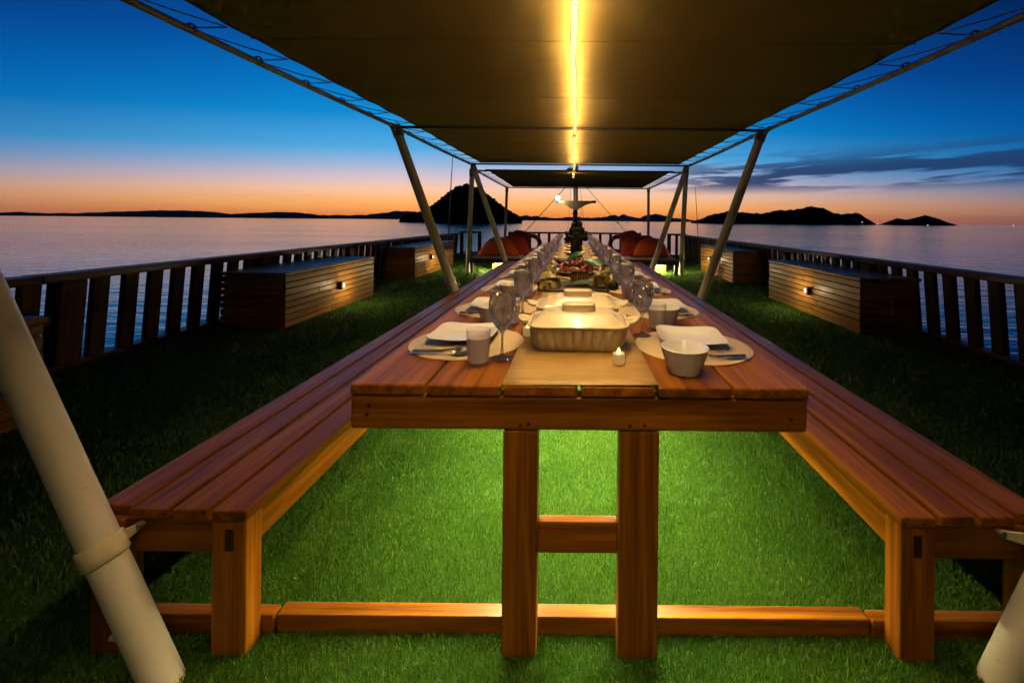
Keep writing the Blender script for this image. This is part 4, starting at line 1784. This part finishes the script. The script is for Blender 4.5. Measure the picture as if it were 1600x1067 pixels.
def lifebuoy(x, label):
    t = thing('lifebuoy', label, 'lifebuoy', (x, BOW_Y - .13, .40), 0, 'orange lifebuoys on the bow railing')
    ring = [(.265 * math.cos(a), 0, .265 * math.sin(a)) for a in np.linspace(0, 2 * math.pi, 36, endpoint=False)]
    tube('ring', t, ring, .072, 'life_orange', 16, True)
    for a in (45, 135, 225, 315):
        c = Vector((.265 * math.cos(R(a)), 0, .265 * math.sin(R(a))))
        d = Vector((-math.sin(R(a)), 0, math.cos(R(a))))
        tube('band', t, [c - d * .03, c + d * .03], .0755, 'white_paint', 16)
    rope = [((.34 + .012 * math.cos(4 * a)) * math.cos(a), -.02, (.34 + .012 * math.cos(4 * a)) * math.sin(a)) for a in np.linspace(0, 2 * math.pi, 48, endpoint=False)]
    tube('grab_rope', t, rope, .008, 'rope', 6, True)


lifebuoy(-1.42, 'orange lifebuoy hanging on the bow railing, left of the mast')
lifebuoy(1.54, 'orange lifebuoy hanging on the bow railing, right of the mast')


def mast():
    t = thing('bow_mast', 'bow mast with white crosstree and a bright white lamp', 'mast', (.07, 16.5, 0))
    tube('lower_mast', t, [(0, 0, -.02), (0, 0, 1.0), (0, 0, 1.62)], [.10, .095, .09], 'dark_Z', 20)
    tube('upper_mast', t, [(.02, 0, 1.62), (.02, 0, 3.0), (.02, 0, 7.0)], [.085, .08, .05], 'mast_cream', 20)
    tube('topping_pole', t, [(-.07, -.06, 1.66), (-.07, -.05, 6.0)], .034, 'white_paint', 10)
    prof = [(-.74, 1.99), (.80, 1.99), (.80, 1.91), (.66, 1.90), (.42, 1.83), (.20, 1.70), (.10, 1.64), (-.10, 1.64), (-.22, 1.71), (-.42, 1.83), (-.60, 1.89), (-.74, 1.90)]
    loops = [[(x, y, z) for x, z in prof] for y in (-.10, -.16)]
    obj('crosstree', loft_mesh('crosstree', loops, 'mast_cream', 30), t)
    board('end_fitting', t, (.66, -.17, 1.90), (.82, -.09, 2.0), 'rail_X', .006)
    board('lamp_base', t, (-.80, -.19, 1.90), (-.66, -.07, 2.02), 'blue_paint', .008)
    bulb = lathe_mesh('bulb', [(0, -.08), (.055, -.06), (.08, 0), (.055, .06), (0, .08)], 'mast_glow', 16, 60)
    obj('lamp_bulb', bulb, t, (-.70, -.13, 2.10))
    ld = bpy.data.lights.new('lamp_light', 'POINT')
    ld.energy = 16
    ld.color = (1.0, .84, .60)
    ld.shadow_soft_size = .06
    lo = bpy.data.objects.new('lamp_light', ld)
    lo.location = (-.70, -.30, 2.13)
    link(lo, t)
    for k, z in enumerate((.9, 1.15, 1.45)):
        tube('collar', t, [(0, 0, z), (0, 0, z + .05)], .115, 'dark_Z', 16)
    # rigging
    tube('stay', t, [(0, -.1, 2.98), (-.9, -1.0, 1.86), (-1.77, -2.1, .78)], .012, 'dark_rope', 6)
    tube('stay', t, [(.04, -.1, 2.98), (.93, -1.0, 1.86), (1.80, -2.1, .78)], .009, 'dark_rope', 6)
    tube('halyard', t, [(.22, -.12, 2.0), (.24, -.2, .2)], .008, 'white_paint', 6)
    tube('halyard', t, [(-.16, -.1, 2.9), (-.34, -.6, .0)], .006, 'dark_rope', 6)
    tube('halyard', t, [(.14, -.1, 2.9), (.46, -.6, .0)], .006, 'dark_rope', 6)
    tube('belay_ring', t, [(.28 + .06 * math.cos(a), -.2, .86 + .05 * math.sin(a)) for a in np.linspace(0, 6.28, 14, endpoint=False)], .03, 'dark_rope', 8, True)


mast()

t = thing('whip_antenna', 'tall thin whip antenna rising from the left railing', 'antenna', (-4.02, 13.3, 0))
tube('rod', t, [(0, 0, .1), (.02, 0, 1.4), (.11, 0, 3.25)], [.022, .020, .010], 'pipe_paint', 8)
tube('joint', t, [(.02, 0, 1.38), (.022, 0, 1.5)], .028, 'pipe_paint', 8)
t = thing('whip_antenna', 'short thin whip antenna rising from the right railing', 'antenna', (3.84, 12.6, 0))
tube('rod', t, [(0, 0, .1), (-.04, 0, .9), (-.13, 0, 2.25)], [.016, .012, .006], 'pipe_paint', 8)

t = thing('blue_fixture', 'small blue fixture hanging between the two awnings', 'fixture', (-.06, 8.25, PZ))
board('bracket', t, (.02, -.02, -.10), (.05, .02, .0), 'lamp_black', .003)
obj('head', lathe_mesh('head', [(0, -.055), (.03, -.05), (.045, .0), (.05, .05), (0, .055)], 'blue_paint', 18, 50), t, (-.03, 0, -.05), (0, R(70), 0))

# far buoys / boats as tiny dark dots on the sea, lights on the far shore
for (x, y, s, lb) in ((95.0, 880.0, 2.2, 'small dark boat far out on the sea, left of two'), (118.0, 900.0, 1.7, 'small dark boat far out on the sea, right of two')):
    t = thing('distant_boat', lb, 'boat', (x, y, SEA_Z))
    L = [[(s * 1.6 * math.cos(a) * k, s * .5 * math.sin(a) * k, z) for a in np.linspace(0, 6.283, 14, endpoint=False)] for k, z in ((.7, -.3), (1, .7 * s * .5), (1, .8 * s * .5))]
    obj('hull', loft_mesh('hull', L, 'hull_paint', 40), t)
    board('cabin', t, (-s * .5, -s * .3, s * .4), (s * .4, s * .3, s), 'hull_paint', .05)
lit = lathe_mesh('shore_bulb', [(0, -.9), (.6, -.6), (.9, 0), (.6, .6), (0, .9)], 'shore_glow', 10, 60)
for (x, y, z, lb) in ((1013, 1180, 1.0, 'tiny light on the shore at the tip of the right islands'), (890, 1210, 3.0, 'tiny light low on the small right island'), (850, 1215, 8.0, 'tiny light higher on the small right island'), (1300, 1220, 2.0, 'tiny light out on the water at the right picture edge')):
    o = obj('shore_light', lit, None, (x, y, SEA_Z + z))
    tag(o, lb, 'light', 'tiny lights along the far shore')

# ================================================================== AIR
def haze():
    me = pydata('haze', [(x, y, z) for z in (SEA_Z - 2.0, 330.0) for x, y in ((-20500, -20500), (20500, -20500), (20500, 20500), (-20500, 20500))],
                [(0, 3, 2, 1), (4, 5, 6, 7), (0, 1, 5, 4), (1, 2, 6, 5), (2, 3, 7, 6), (3, 0, 4, 7)], 'post_paint')
    m = bpy.data.materials.new('haze')
    m.use_nodes = True
    g = G(m.node_tree)
    g.n.remove(g.n['Principled BSDF'])
    pv = g.new('ShaderNodeVolumePrincipled')
    pv.inputs['Color'].default_value = (.82, .74, .84, 1)
    pv.inputs['Density'].default_value = 1.5e-5
    g.l.new(pv.outputs[0], g.n['Material Output'].inputs['Volume'])
    me.materials.clear()
    me.materials.append(m)
    tag(obj('haze', me), kind='stuff')


haze()
